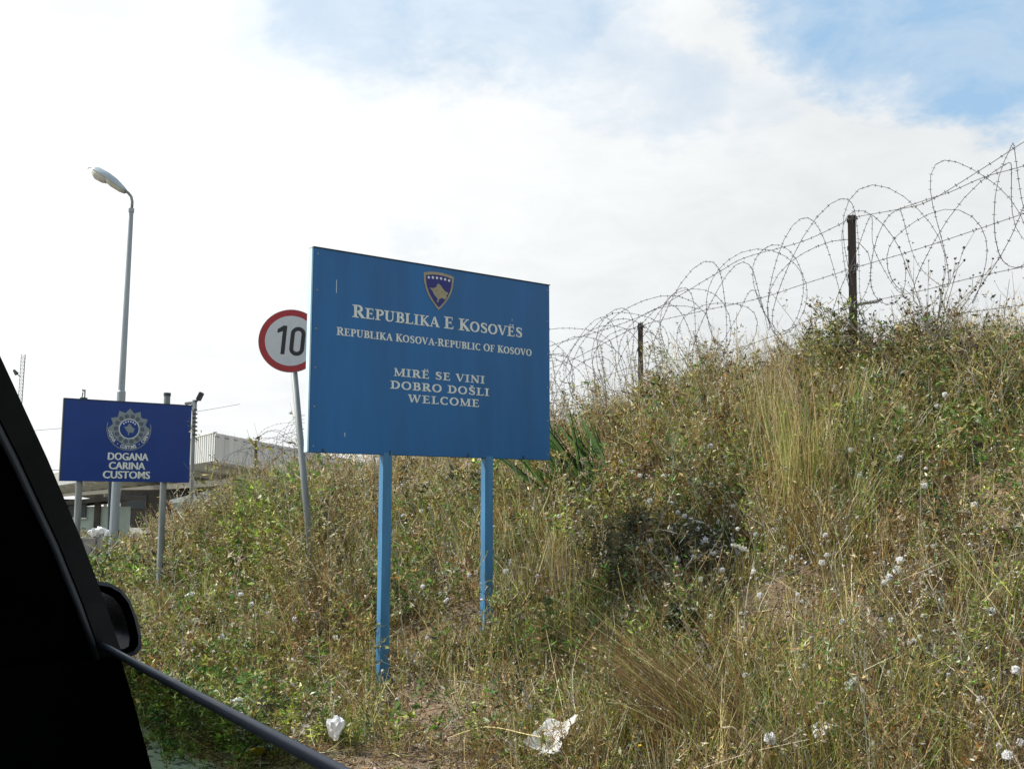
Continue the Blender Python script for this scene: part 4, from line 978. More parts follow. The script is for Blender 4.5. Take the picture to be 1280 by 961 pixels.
class Veg:
    def __init__(s): s.v = []; s.f = []; s.c = []; s.n = 0
    def push(s, v, f, c): s.v.append(v.astype(np.float32)); s.f.append(f + s.n); s.c.append(c.astype(np.float32)); s.n += len(v)
    def ribbons(s, p0, d, L, bend, w, col, nseg=3, taper=.25, tipcol=None):
        """curved strips: p = p0 + L(u d + u^2 bend)"""
        n = len(p0); L = np.broadcast_to(L, (n,)); w = np.broadcast_to(w, (n,))
        u = np.linspace(0, 1, nseg + 1)[None, :, None]
        P_ = p0[:, None, :] + L[:, None, None] * (u * d[:, None, :] + u * u * bend[:, None, :])
        side = unit(np.cross(d, rnd_dirs(n)))
        wk = (1 - (1 - taper) * u ** 1.4) * w[:, None, None] * .5
        V = np.stack([P_ - side[:, None, :] * wk, P_ + side[:, None, :] * wk], 2).reshape(n, -1, 3)
        m = 2 * (nseg + 1); base = (np.arange(n) * m)[:, None, None]
        q = np.array([[2 * i, 2 * i + 1, 2 * i + 3, 2 * i + 2] for i in range(nseg)])[None]
        if tipcol is None: C = np.repeat(col[:, None, :], m, 1)
        else:
            uu = np.repeat(np.linspace(0, 1, nseg + 1), 2)[None, :, None]; C = col[:, None, :] * (1 - uu) + tipcol[:, None, :] * uu
        s.push(V.reshape(-1, 3), (base + q).reshape(-1, 4), C.reshape(-1, 3)); return P_
    def leaves(s, p, d, L, w, col, fold=.25):
        """diamond leaves from p along d, one quad bent along nothing"""
        n = len(p); L = np.broadcast_to(L, (n,))[:, None]; w = np.broadcast_to(w, (n,))[:, None]
        side = unit(np.cross(d, rnd_dirs(n))); nrm = np.cross(side, d)
        a = p; b = p + d * L * .45 + side * w * .5 + nrm * w * fold; c = p + d * L; e = p + d * L * .45 - side * w * .5 + nrm * w * fold
        V = np.stack([a, b, c, e], 1); f = (np.arange(n) * 4)[:, None] + np.arange(4)[None]
        s.push(V.reshape(-1, 3), f, np.repeat(col, 4, 0))
    def blobs(s, p, r, col):
        """tiny faceted seed heads: octahedra as quads folded"""
        n = len(p); r = np.broadcast_to(r, (n,))[:, None]
        R = rnd_dirs(n); A = unit(np.cross(R, rnd_dirs(n))); B = np.cross(R, A)
        V = np.stack([p + A * r, p + B * r, p - A * r, p - B * r, p + R * r, p - R * r], 1)
        f0 = np.array([[0, 1, 4, 4], [1, 2, 4, 4], [2, 3, 4, 4], [3, 0, 4, 4], [1, 0, 5, 5], [2, 1, 5, 5], [3, 2, 5, 5], [0, 3, 5, 5]])
        # quads: pair faces sharing an edge with the poles
        f0 = np.array([[4, 0, 5, 1], [4, 1, 5, 2], [4, 2, 5, 3], [4, 3, 5, 0]])
        f = (np.arange(n) * 6)[:, None, None] + f0[None]
        s.push(V.reshape(-1, 3), f.reshape(-1, 4), np.repeat(col, 6, 0))
    def build(s, name, label=None, cat=None, kind=None, parent=None):
        v = np.concatenate(s.v); f = np.concatenate(s.f); c = np.concatenate(s.c)
        TRI[0] += len(f) * 2
        return np_mesh(name, v, f, VEG, tint=c, kind=kind, label=label, cat=cat, parent=parent)
TRI = [0]
def project(x, y, z):
    """pixel position of world points, only used to keep growth to the part of the bank in view and its margins"""
    zz = z - CAMZ; dep = y * math.cos(PITCH) + zz * math.sin(PITCH); up = zz * math.cos(PITCH) - y * math.sin(PITCH)
    dep = np.maximum(dep, .01); return 640 + F * x / dep, 480.5 - F * up / dep, dep
GREENSPOT = [((690, 790), .5, .7), ((1000, 560), .7, .5), ((450, 620), .8, .5), ((1160, 540), 1.0, .7), ((790, 860), .5, .6), ((1000, 930), .5, .6), ((520, 850), .3, .5), ((205, 725), 1.6, 1.0), ((270, 735), 1.2, .9), ((330, 640), .9, .9), ((320, 600), .8, .8), ((740, 880), .55, .8), ((430, 905), .35, .9), ((500, 760), .5, .5), ((560, 640), 1.0, .45), ((720, 640), .9, .4),
             ((400, 580), 1.3, .3), ((1110, 620), .45, .7), ((1000, 600), .5, .5), ((1230, 620), .8, .4), ((1080, 480), .8, .6), ((1200, 480), 1.4, .5), ((880, 760), .4, .4), ((250, 870), .9, .7), ((1250, 800), .6, .4), ((930, 590), .6, .5), ((640, 660), .8, .4), ((180, 800), 1.0, .6)]
BARESPOT = [((1080, 640), .55, .85), ((1140, 590), .5, .85), ((1180, 640), .4, .7), ((1010, 720), .45, .7), ((930, 700), .25, .6), ((560, 790), .4, .7), ((1240, 600), .55, .85), ((1060, 720), .35, .7), ((480, 930), .6, .8), ((490, 885), .62, 1.0), ((520, 905), .45, .9), ((380, 930), .7, .8), ((600, 700), .25, .5)]
RUSTSPOT = [((1030, 470), .9, .8), ((1090, 470), .7, .6), ((330, 830), .9, .5), ((700, 590), .8, .4), ((760, 600), .8, .5), ((870, 900), .4, .8), ((230, 780), .6, .4), ((1000, 450), .7, .6)]
def zone(spots, x, y):
    r = np.zeros_like(x)
    for sp in spots:
        q = ground_hit(*sp[0], .12); k = sp[2] if len(sp) > 2 else 1.0
        wx = x + (vnoise(x, y, .5, 31) - .5) * .9; wy = y + (vnoise(x, y, .5, 32) - .5) * .9
        d2 = ((wx - q.x) ** 2 + (wy - q.y) ** 2) / sp[1] ** 2
        r = np.maximum(r, k * np.exp(-d2 ** 1.3))
    return r
def scatter(n, s0, s1, t0, t1, lod=7.5, pw=1.6, margin=520, dens=None):
    """random ground points; density falls with distance so that pixels get an even share"""
    out = []; got = 0
    for _ in range(60):
        s = RNG.uniform(s0, s1, n * 2); t = RNG.uniform(t0, t1, n * 2); x, y = xy(s, t); z = ground(x, y)
        px, py, dep = project(x, y, z)
        k = np.minimum(1, (lod / np.maximum(dep, 1)) ** pw) * (dep > 1.2) * (px > -margin) * (px < 1280 + margin) * (py < 1250)
        if dens is not None: k = k * dens(x, y)
        m = RNG.random(n * 2) < k
        out.append(np.stack([x, y, z], 1)[m]); got += m.sum()
        if got >= n: break
    return np.concatenate(out)[:n]
def lodw(p, w, d0=8.0): 
    dep = np.maximum(p[:, 1], 3); return w * np.clip(dep / d0, .60, 3.2) ** .85
def patch(x, y, sc, seed): return np.clip((vnoise(x, y, sc, seed) - .5) * 2.2 + .5, 0, 1)

SLOPE_DIR = np.array([-NN[0], -NN[1], 0])       # downhill
def mixw(x, y):
    """weights of the palette from the zones"""
    g = np.clip(zone(GREENSPOT, x, y) + .55 * patch(x, y, .9, 61) ** 2 * (patch(x, y, 3, 64)), 0, 1); r = np.clip(zone(RUSTSPOT, x, y) + .35 * patch(x, y, 1.2, 62) ** 2, 0, 1); a = patch(x, y, .7, 63)
    return g, r, a
def veg_all():
    s0, s1, t0, t1 = .0, 10.0, -9.5, 31
    # 1 thatch of fallen straw lying on the slope
    v = Veg(); p = scatter(125000, -.3, s1, t0, t1, lod=7, pw=1.7)
    bare = zone(BARESPOT, p[:, 0], p[:, 1]); p = p[RNG.random(len(p)) > bare * .72]
    s_, t_c = st(p[:, 0], p[:, 1]); p = p[(s_ > -.3)]
    n = len(p); d = rnd_dirs(n, -.1, .45); p[:, 2] += RNG.uniform(0, .05, n)
    g, r, a = mixw(p[:, 0], p[:, 1])
    W = np.stack([.20 + .2 * a, .28 + 0 * a, .50 + r * .5, .20 + r, .10 + g, .12 + 0 * a, .85 + 0 * a], 1)  # high dark share: shade in the gaps is put into the straw colour
    col = pal(n, [STRAW, TAN, BROWN, RUST, OLIVE, GREYD, DARK], W, .35)
    v.ribbons(p, d, RNG.uniform(.05, .17, n), rnd_dirs(n) * .3, lodw(p, RNG.uniform(.005, .0105, n)), col, 2)
    v.build('dry_thatch', kind='stuff')
    # 2 standing grass in tufts
    v = Veg(); tuft = scatter(12000, .0, s1, t0, t1, lod=7, pw=1.5, dens=lambda x, y: .25 + .75 * patch(x, y, .8, 21))
    tuft = tuft[RNG.random(len(tuft)) > zone(BARESPOT, tuft[:, 0], tuft[:, 1]) * .92]
    k = 13; n = len(tuft) * k; idx = np.repeat(np.arange(len(tuft)), k)
    s_, t_c = st(tuft[:, 0], tuft[:, 1]); edge = np.clip((s_ - .5) / .9, .22, 1)
    hh = (RNG.uniform(.16, .52, len(tuft)) * (.55 + .8 * patch(tuft[:, 0], tuft[:, 1], 1.3, 22)) * edge)
    lean = rnd_dirs(len(tuft), 0, .2) * RNG.uniform(.05, .5, (len(tuft), 1)) + SLOPE_DIR * .12 + np.array([.12, 0, 0])
    p = tuft[idx] + rnd_dirs(n, -.05, .05) * RNG.uniform(0, .085, (n, 1)); p[:, 2] -= .01
    d = unit(np.array([0, 0, 1.0]) + lean[idx] * .8 + rnd_dirs(n, 0, .3) * RNG.uniform(.05, .55, (n, 1)))
    bend = (lean[idx] + rnd_dirs(n, -.6, .1) * .5) * RNG.uniform(.1, .7, (n, 1))
    g, r, a = mixw(tuft[:, 0], tuft[:, 1])
    W = np.stack([.22 + .5 * a, .30 + .2 * a, .22 + 0 * a, .10 + r, .34 + .7 * g, .06 + 1.5 * g, .06 + .5 * g, .20 + 0 * a], 1)
    tc = pal(len(tuft), [STRAW, TAN, BROWN, RUST, OLIVE, GREEN, LIME, GREYD], W, .2)
    alt = pal(n, [STRAW, TAN, BROWN, OLIVE, GREYD], [3, 3, 2, 3, 2], .3)
    mix = (RNG.random(n) < .30)[:, None]; col = np.where(mix, alt, tc[idx] * RNG.uniform(.65, 1.35, (n, 1)))
    v.ribbons(p, d, hh[idx] * RNG.uniform(.45, 1.15, n), bend, lodw(p, RNG.uniform(.004, .009, n)), np.clip(col * RNG.choice([.45, 1, 1.5], (n, 1), p=[.32, .40, .28]), 0, .8), 3)
    v.build('dry_grass', kind='stuff')
    # 3 leafy weeds: stem, side twigs, many small leaves and seed capsules
    def forbs(n, hr, spread, nl, leaf, cols_w, name, s_lo=.05, dens=None, tws=7, heads=5, lod=7.5, sizej=(.7, 1.3), nh=None, pts=None, pw=1.45):
        v = Veg()
        if pts is None:
            cl = scatter(max(20, n // 9), s_lo, 8.8, t0, t1, lod=lod, pw=pw, dens=dens); ci = RNG.integers(0, len(cl), n); loose = RNG.random(n) < .28
            p = cl[ci] + np.stack([RNG.normal(0, .17, n), RNG.normal(0, .17, n), np.zeros(n)], 1); q_ = scatter(n, s_lo, 8.8, t0, t1, lod=lod, pw=pw, dens=dens); m_ = min(n, len(q_)); p = p[:m_]; ci = ci[:m_]; loose = loose[:m_]; p[loose] = q_[:m_][loose]
            p[:, 2] = ground(p[:, 0], p[:, 1]); ss_, _ = st(p[:, 0], p[:, 1]); kk = ss_ > -.15; p = p[kk]; ci = ci[kk]
        else: p = pts; ci = np.arange(len(p))
        n = len(p); s_, _t = st(p[:, 0], p[:, 1]); e = np.clip((s_ + .5) / 1.9, .42, 1)
        H = RNG.uniform(*hr, n) * e * (.7 + .6 * patch(p[:, 0], p[:, 1], 1.1, 41))
        g, r, a = mixw(p[:, 0], p[:, 1]); cols, W = cols_w(g, r, a); pc = pal(n, cols, W, .25)
        cen = pal(n, cols, W, .2); pc = np.where((RNG.random(n) < .72)[:, None], cen[ci % n] * RNG.uniform(.8, 1.25, (n, 1)), pc); lfac = RNG.uniform(.65, 1.45, n)[ci % n]; H = H * RNG.uniform(.65, 1.35, n)[ci % n]
        sc = pal(n, [BROWN, TAN, RUST, OLIVE, GREYD], [3, 2, 2, 3, 2], .3)
        d = unit(np.array([0, 0, 1.0]) + rnd_dirs(n, 0, .2) * RNG.uniform(0, .5, (n, 1)) + SLOPE_DIR * .15); b = rnd_dirs(n, -.5, .3) * .22
        P_ = v.ribbons(p, d, H, b, lodw(p, .0070), sc, 3, .5)
        # twigs
        i = np.repeat(np.arange(n), tws); m = len(i); u = RNG.uniform(.12, .92, m)[:, None]
        base = p[i] + H[i][:, None] * (u * d[i] + u * u * b[i]); td = unit(rnd_dirs(m, -.05, .7) + d[i] * .45); tl = H[i] * spread * RNG.uniform(.4, 1.1, m) * (1.15 - u[:, 0] * .8)
        tb = rnd_dirs(m, -.2, .6) * .25
        v.ribbons(base, td, tl, tb, lodw(base, .0048), sc[i] * RNG.uniform(.6, 1.6, (m, 1)), 2, .5)
        # leaves along twigs
        j = np.repeat(np.arange(m), max(1, nl // tws)); q = len(j); uu = RNG.uniform(.1, 1, q)[:, None]
        lp = base[j] + tl[j][:, None] * (uu * td[j] + uu * uu * tb[j]) + rnd_dirs(q) * .012
        ld_ = unit(td[j] * .5 + rnd_dirs(q, -.6, .8))
        lc = pc[i[j]] * RNG.choice([.45, .8, 1.15, 1.9], (q, 1), p=[.28, .32, .26, .14]); sub = RNG.random(q) < .20; lc[sub] = pal(int(sub.sum()), [TAN, RUST, STRAW, BROWN, CREAM, DARK], [1, 1, 1.2, 1, .6, .8], .3)
        L = lodw(lp, RNG.uniform(*leaf, q)) * lfac[i[j]]; v.leaves(lp, ld_, L, L * RNG.uniform(.16, .42, q), np.clip(lc, .01, .8))
        if heads:
            j = RNG.integers(0, m, n * heads); hp = base[j] + tl[j][:, None] * (td[j] + tb[j]); hc = pal(len(j), [BROWN, TAN, STRAW, GREYD, DARK], [3, 3, 2, 2, 2], .3)
            v.blobs(hp, lodw(hp, RNG.uniform(.004, .010, len(j))), hc)
        v.build(name, kind='stuff')
    nobare = lambda x, y: np.clip(1 - .95 * zone(BARESPOT, x, y), 0, 1) * (.25 + .75 * patch(x, y, 1.0, 51))
    forbs(4000, (.22, .78), .36, 42, (.018, .050), lambda g, r, a: ([OLIVE, GREEN, RUST, TAN, BROWN, GREYD, LIME, DKGREEN], np.stack([.50 + .6 * g, .16 + 1.6 * g, .20 + r, .35 + 0 * g, .24 + 0 * g, .20 + .2 * a, .06 + .4 * g, .16 + .3 * g], 1)), 'weed_foliage', dens=nobare)
    forbs(3400, (.08, .28), .60, 36, (.016, .044), lambda g, r, a: ([OLIVE, GREEN, RUST, TAN, BROWN, LIME, DKGREEN], np.stack([.5 + .6 * g, .25 + 2.0 * g, .15 + r, .30 + 0 * g, .2 + 0 * g, .10 + .5 * g, .2 + .3 * g], 1)), 'low_weeds', dens=nobare, tws=6, heads=3)
    # green herbs where the photograph is green
    gd = lambda x, y: np.clip(zone(GREENSPOT, x, y) ** 1.5, 0, 1)
    forbs(1500, (.14, .60), .42, 42, (.022, .060), lambda g, r, a: ([GREEN, LIME, OLIVE, DKGREEN], np.stack([1.3 + 0 * g, .8 + 0 * g, .7 + 0 * g, .7 + 0 * g], 1)), 'green_weeds', dens=gd, heads=0, s_lo=.4, lod=9)
    # tall straw coloured and green weeds massed on the left shoulder of the bank
    def mass(spots):
        out = []
        for (px, py), n_, sd in spots:
            q = ground_hit(px, py); out.append(np.stack([q.x + RNG.normal(0, sd, n_), q.y + RNG.normal(0, sd * 1.5, n_), np.zeros(n_)], 1))
        p = np.concatenate(out); p[:, 2] = ground(p[:, 0], p[:, 1]); return p
    o1 = lambda cols, w: (lambda g, r, a: (cols, np.stack([x + 0 * g for x in w], 1)))
    forbs(0, (.60, 1.15), .30, 40, (.012, .034), o1([STRAW, TAN, OLIVE, BROWN, GREYD], [3, 3, 2.2, 1, 1]), 'tall_dry_weeds', pts=mass([((235, 728), 55, .35), ((268, 722), 80, .40), ((300, 718), 80, .40), ((405, 728), 90, .35), ((388, 808), 90, .16), ((405, 795), 40, .2), ((440, 690), 60, .5)]), tws=8, heads=9)
    forbs(0, (.85, 1.3), .26, 54, (.028, .070), o1([GREEN, LIME, OLIVE], [2, 2.4, .8]), 'tall_green_weeds', pts=mass([((330, 742), 90, .20), ((352, 752), 50, .18), ((312, 737), 50, .2), ((374, 758), 36, .16)]), tws=8, heads=3)
    forbs(0, (.28, .55), .45, 48, (.026, .060), o1([GREEN, LIME, OLIVE, DKGREEN], [2.4, 1.6, .8, .6]), 'low_green_weeds', pts=mass([((165, 745), 60, .45), ((205, 740), 90, .5), ((255, 742), 60, .4), ((215, 895), 45, .30), ((255, 925), 50, .28), ((290, 915), 30, .25), ((200, 860), 40, .3), ((240, 880), 40, .3), ((300, 950), 20, .18)]), tws=7, heads=0)
    forbs(0, (.30, .62), .50, 52, (.022, .055), o1([(.07, .13, .025), OLIVE, RUST, (.16, .12, .04), DKGREEN], [3.4, 2.4, 1.2, .8, 2.0]), 'crest_bushes', pts=mass([((1050, 478), 60, .30), ((1095, 485), 80, .35), ((1150, 480), 80, .4), ((1210, 475), 80, .4), ((1265, 470), 60, .4), ((1120, 515), 60, .35), ((1190, 520), 60, .35), ((1250, 510), 50, .35), ((880, 530), 60, .35), ((840, 540), 50, .35), ((760, 560), 50, .4), ((920, 510), 40, .3)]), tws=8, heads=4)
    # crest: bare wispy stalks against the sky
    rid = scatter(1500, 5.6, 8.6, -5, 22, lod=12, pw=.8, dens=lambda x, y: .2 + .8 * patch(x, y, .9, 71))
    v = Veg(); k = 5; i = np.repeat(np.arange(len(rid)), k); n = len(i)
    p = rid[i] + rnd_dirs(n, -.1, .1) * .08; d = unit(np.array([0, 0, 1.0]) + rnd_dirs(n, 0, .3) * RNG.uniform(.05, .5, (n, 1)))
    Hh = RNG.uniform(.45, 1.05, n) * (.6 + .6 * patch(p[:, 0], p[:, 1], 1.5, 72)); b = rnd_dirs(n, -.6, .1) * RNG.uniform(.05, .35, (n, 1)); c = pal(n, [GREYD, TAN, BROWN, STRAW], [4, 3, 3, 2], .3)
    v.ribbons(p, d, Hh, b, lodw(p, .0036), c, 4, .35)
    j = np.repeat(np.arange(n), 5); u = RNG.uniform(.45, 1, len(j))[:, None]; bp = p[j] + Hh[j][:, None] * (u * d[j] + u * u * b[j])
    v.ribbons(bp, unit(d[j] + rnd_dirs(len(j), -.1, .6) * .8), RNG.uniform(.03, .12, len(j)), rnd_dirs(len(j)) * .2, lodw(bp, .003), c[j], 1, .6)
    v.build('crest_stalks', kind='stuff')
    # fine grey twiggy tangle on the crest
    rid = scatter(900, 6.0, 8.4, -5, 20, lod=12, pw=.8, dens=lambda x, y: .1 + .9 * patch(x, y, 1.4, 77))
    forbs(0, (.30, .80), .42, 18, (.012, .028), lambda g, r, a: ([GREYD, BROWN, OLIVE, TAN], np.stack([1 + 0 * g, .8 + 0 * g, .6 + 0 * g, .6 + 0 * g], 1)), 'crest_twigs', tws=9, heads=6, pts=rid)
    # long straw stalks crossing everything
    v = Veg(); p = scatter(2100, .9, 8.5, t0, 26, lod=7, pw=1.4); n = len(p)
    d = unit(np.array([0, 0, .8]) + rnd_dirs(n, 0, .5) * RNG.uniform(.2, 1.5, (n, 1))); L = RNG.uniform(.3, .85, n); b = rnd_dirs(n, -.9, .2) * RNG.uniform(.1, .7, (n, 1))
    c = pal(n, [STRAW, CREAM, TAN, BROWN, GREYD, DARK], [4, 2, 3, 2.4, 2, 1.2], .25)
    v.ribbons(p, d, L, b, lodw(p, RNG.uniform(.003, .006, n)), c, 4, .5)
    j = np.repeat(np.arange(n), 7); u = RNG.uniform(.6, 1, len(j))[:, None]; bp = p[j] + L[j][:, None] * (u * d[j] + u * u * b[j])
    v.leaves(bp, unit(d[j] + rnd_dirs(len(j)) * .6), lodw(bp, RNG.uniform(.012, .028, len(j))), .006, c[j] * .9)
    v.build('tall_straw', kind='stuff')
    # stones on the bare places and the verge
    v = Veg(); p = scatter(7000, .2, 8, -7, 14, lod=7, pw=1.5, dens=lambda x, y: np.clip(.06 + zone(BARESPOT, x, y), 0, 1)); n = len(p)
    v.blobs(p, RNG.uniform(.004, .017, n) * (1 + (RNG.random(n) < .04) * 1.2), pal(n, [(.42, .33, .25), (.34, .25, .18), (.50, .44, .36), (.24, .18, .13)], [4, 4, 2, 2], .2)); v.build('gravel', kind='stuff')
    # pale leafy litter and small white bits of fluff caught in the weeds
    v = Veg(); p = scatter(4200, .5, 8.2, t0, 20, lod=8, pw=1.2, dens=lambda x, y: (.12 + .88 * patch(x, y, .8, 81) ** 2)); n = len(p)
    p[:, 2] += RNG.uniform(.03, .45, n); v.leaves(p, rnd_dirs(n), lodw(p, RNG.uniform(.010, .026, n)), lodw(p, RNG.uniform(.005, .012, n)), pal(n, [(.72, .72, .68), (.55, .52, .42), (.45, .42, .36), CREAM], [2, 2, 3, 2], .1))
    v.build('pale_fluff', kind='stuff')
    WS = [((875, 672), .55, 1.0), ((320, 742), .7, .9), ((440, 650), .8, .5), ((1010, 690), .6, .5), ((1130, 500), .6, .4), ((400, 700), .6, .6), ((1180, 760), .8, .4), ((960, 800), .7, .35), ((1200, 900), .6, .5), ((540, 620), .8, .4), ((780, 640), .6, .5), ((280, 700), .8, .6), ((700, 640), .8, .3)]
    v = Veg(); p = scatter(5200, .5, 8.2, t0, 20, lod=8, pw=1.2, dens=lambda x, y: np.clip(.05 + zone(WS, x, y), 0, 1)); p[:, 2] += RNG.uniform(.12, .42, len(p)); r_ = lodw(p, RNG.choice([.005, .007, .011], len(p), p=[.5, .35, .15]))
    v.blobs(p, r_, pal(len(p), [(.80, .80, .80), (.66, .66, .62)], [3, 1], .08)); k = 4; v.leaves(np.repeat(p, k, 0), rnd_dirs(len(p) * k), np.repeat(r_, k) * 1.7, np.repeat(r_, k) * .9, np.full((len(p) * k, 3), .72)); v.build('small_white_flowers', kind='stuff')
veg_all()
def soil_tones():
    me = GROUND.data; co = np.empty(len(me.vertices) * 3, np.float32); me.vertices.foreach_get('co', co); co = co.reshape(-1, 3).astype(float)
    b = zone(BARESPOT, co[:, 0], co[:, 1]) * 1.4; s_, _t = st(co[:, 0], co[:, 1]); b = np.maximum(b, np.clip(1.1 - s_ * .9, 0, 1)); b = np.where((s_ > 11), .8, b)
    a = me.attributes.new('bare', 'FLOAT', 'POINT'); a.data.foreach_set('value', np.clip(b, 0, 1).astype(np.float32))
soil_tones()

# ------------------------------------------------------------------ white seed heads, umbels, yellow flowers: each its own thing
def veg_obj(vg, name, origin):
    v = np.concatenate(vg.v) - np.array(origin); f = np.concatenate(vg.f); c = np.concatenate(vg.c); TRI[0] += 2 * len(f)
    return np_mesh(name, v, f, VEG, tint=c)
def seedhead_mesh(seed, r=.017, stem=.32):
    vg = Veg(); n = 90; d = rnd_dirs(n); c = np.array([[0, 0, stem]]).repeat(n, 0)
    vg.ribbons(c, d, r * .95, np.zeros((n, 3)), .0012, np.full((n, 3), .62), 1, .8)
    tips = c + d * r; k = 3
    t = np.repeat(tips, k, 0); dd = np.repeat(d, k, 0); vg.leaves(t - dd * .002, unit(dd * .35 + rnd_dirs(len(t))), .010, .0065, np.full((len(t), 3), .86))
    vg.blobs(np.array([[0, 0, stem]]), np.array([.006]), np.array([[.35, .28, .2]]))
    vg.ribbons(np.array([[0., 0, 0]]), np.array([[.0, 0, 1.]]), stem, np.array([[.02, .0, 0]]), .003, np.array([[.2, .2, .09]]), 3, .7)
    return vg
def umbel_mesh(col, r=.05, stem=.45, rays=22):
    vg = Veg(); top = np.array([0, 0, stem]); a = RNG.uniform(0, 2 * PI, rays); q = np.sqrt(RNG.random(rays)) * r
    tips = np.stack([q * np.cos(a), q * np.sin(a), np.full(rays, stem + .03) + RNG.uniform(-.004, .004, rays)], 1); base = np.array([[0, 0, stem - .02]]).repeat(rays, 0)
    dv = tips - base; L = np.linalg.norm(dv, axis=1); vg.ribbons(base, unit(dv), L, np.zeros((rays, 3)), .0018, np.full((rays, 3), .2), 1, .8)
    k = 12; t = np.repeat(tips, k, 0) + RNG.normal(0, .006, (rays * k, 3)) * np.array([1, 1, .3]); vg.leaves(t, rnd_dirs(len(t), -.3, .3), .008, .007, np.tile(np.array(col), (len(t), 1)) * RNG.uniform(.8, 1.1, (len(t), 1)))
    vg.ribbons(np.array([[0., 0, 0]]), np.array([[.0, 0, 1.]]), stem, np.array([[.0, .0, 0]]), .004, np.array([[.22, .2, .1]]), 2, .8)
    return vg
def daisy_mesh(col, r=.012, stem=.3):
    vg = Veg(); n = 11; a = np.arange(n) * 2 * PI / n; d = np.stack([np.cos(a), np.sin(a), np.full(n, .25)], 1); c = np.array([[0, 0, stem]]).repeat(n, 0)
    vg.leaves(c, unit(d), r, r * .55, np.tile(np.array(col), (n, 1))); vg.blobs(np.array([[0, 0, stem]]), np.array([r * .35]), np.array([[.4, .25, .03]]))
    vg.ribbons(np.array([[0., 0, 0]]), np.array([[.0, 0, 1.]]), stem, np.array([[.02, .0, 0]]), .003, np.array([[.1, .15, .04]]), 2, .7); return vg
def top_place(px, py, stem):
    q = ground_hit(px, py, stem); return q
def flowers():
    rs = random.Random(21)
    heads = [(1212, 466), (1180, 487), (1201, 487), (1173, 503), (1104, 548), (1115, 557), (1142, 568), (1125, 566), (1022, 551), (1030, 464), (1174, 516), (1094, 528), (1068, 588), (1083, 587), (1042, 607), (1044, 604), (995, 610), (898, 502), (888, 552), (905, 568), (893, 523), (930, 631), (912, 579), (965, 660), (968, 656), (955, 665), (961, 668), (941, 662), (1032, 662), (1036, 672), (1036, 690), (1038, 688), (1000, 695), (1114, 702), (1133, 690), (1024, 696), (994, 738), (930, 762), (1002, 789), (1008, 827), (885, 655), (898, 650), (915, 654), (925, 656), (933, 660), (884, 687), (896, 686), (870, 672), (861, 665), (843, 660), (865, 690), (845, 695), (832, 685), (857, 697), (862, 704), (905, 665), (916, 672), (880, 668), (872, 655), (893, 677), (855, 676), (833, 669), (720, 556), (744, 558), (832, 590), (857, 640), (440, 657), (441, 651), (471, 706), (490, 728), (548, 737), (555, 748), (557, 745), (525, 782), (533, 793), (516, 817), (520, 815), (430, 720), (405, 715), (398, 707), (358, 691), (372, 691), (345, 735), (332, 740), (310, 745), (320, 725), (305, 752), (336, 728), (298, 745), (316, 765), (195, 765), (238, 785), (283, 789), (248, 770), (302, 778), (957, 906), (905, 882), (1206, 853), (1216, 863), (1254, 925), (1272, 930), (1170, 942), (1212, 900), (1280, 870), (1237, 755), (1240, 680), (1225, 640), (1150, 600), (700, 640), (660, 655), (640, 700), (790, 640), (780, 610), (765, 655), (812, 742), (1150, 790), (1190, 770), (1100, 820), (1060, 770), (960, 800), (1020, 880), (570, 612), (450, 600), (538, 652), (500, 700), (575, 700), (505, 640)]
    while len(heads) < 298:
        c = rs.choice([(880, 672, 45), (320, 740, 30), (430, 640, 60), (1130, 560, 120), (1000, 700, 140), (1200, 850, 110), (380, 720, 60), (560, 640, 90), (740, 620, 120)])
        heads.append((c[0] + rs.gauss(0, c[2]), c[1] + rs.gauss(0, c[2] * .55)))
    ms = [veg_obj(seedhead_mesh(k, r), 'seed_head', (0, 0, 0)) for k, r in enumerate((.017, .015, .019))]
    first = [True] * 3
    for i, (px, py) in enumerate(heads):
        k = i % 3; st_ = .36; sc = rs.choice((.42, .55, .68, .82, 1.0)) * rs.uniform(.9, 1.1)
        if (px, py) in ((1114, 702), (1133, 690), (957, 906), (1212, 466), (1180, 487)): sc = 1.2
        if not (0 < px < 1300 and 400 < py < 961): continue
        q = top_place(px, py, st_ * sc)
        if q.y > 16: continue
        if first[k]: o = ms[k]; first[k] = False
        else: o = ms[k].copy(); COL.objects.link(o)
        o.location = q; f = min(1.35, max(1, q.y / 8)); o.scale = (sc * f, sc * f, sc); o.rotation_euler = (rs.uniform(-.12, .12), rs.uniform(-.12, .12), rs.uniform(0, 6))
        reg = (('round white seed head in the straw weeds left of the first blue post', 'seed heads left of the first blue post') if px < 484 else
               ('round white seed head between or just right of the two blue posts', 'seed heads around the blue posts') if px < 700 else
               ('round white seed head high on the bank, just below the fence', 'seed heads below the fence') if py < 600 else
               ('round white seed head in the dense cluster over the dark hollow', 'seed heads over the dark hollow') if px < 950 and py < 720 else
               ('round white seed head on the lower right slope, near the camera', 'seed heads on the lower right slope') if py > 760 else
               ('round white seed head beside the bare earth on the right slope', 'seed heads beside the bare earth'))
        tag(o, reg[0], 'seed head', reg[1])
    # flat white umbels
    protos = [veg_obj(umbel_mesh((.78, .78, .70), .045, .40, 26), 'white_umbel', (0, 0, 0)), veg_obj(umbel_mesh((.62, .56, .42), .05, .42, 24), 'dead_umbel', (0, 0, 0))]
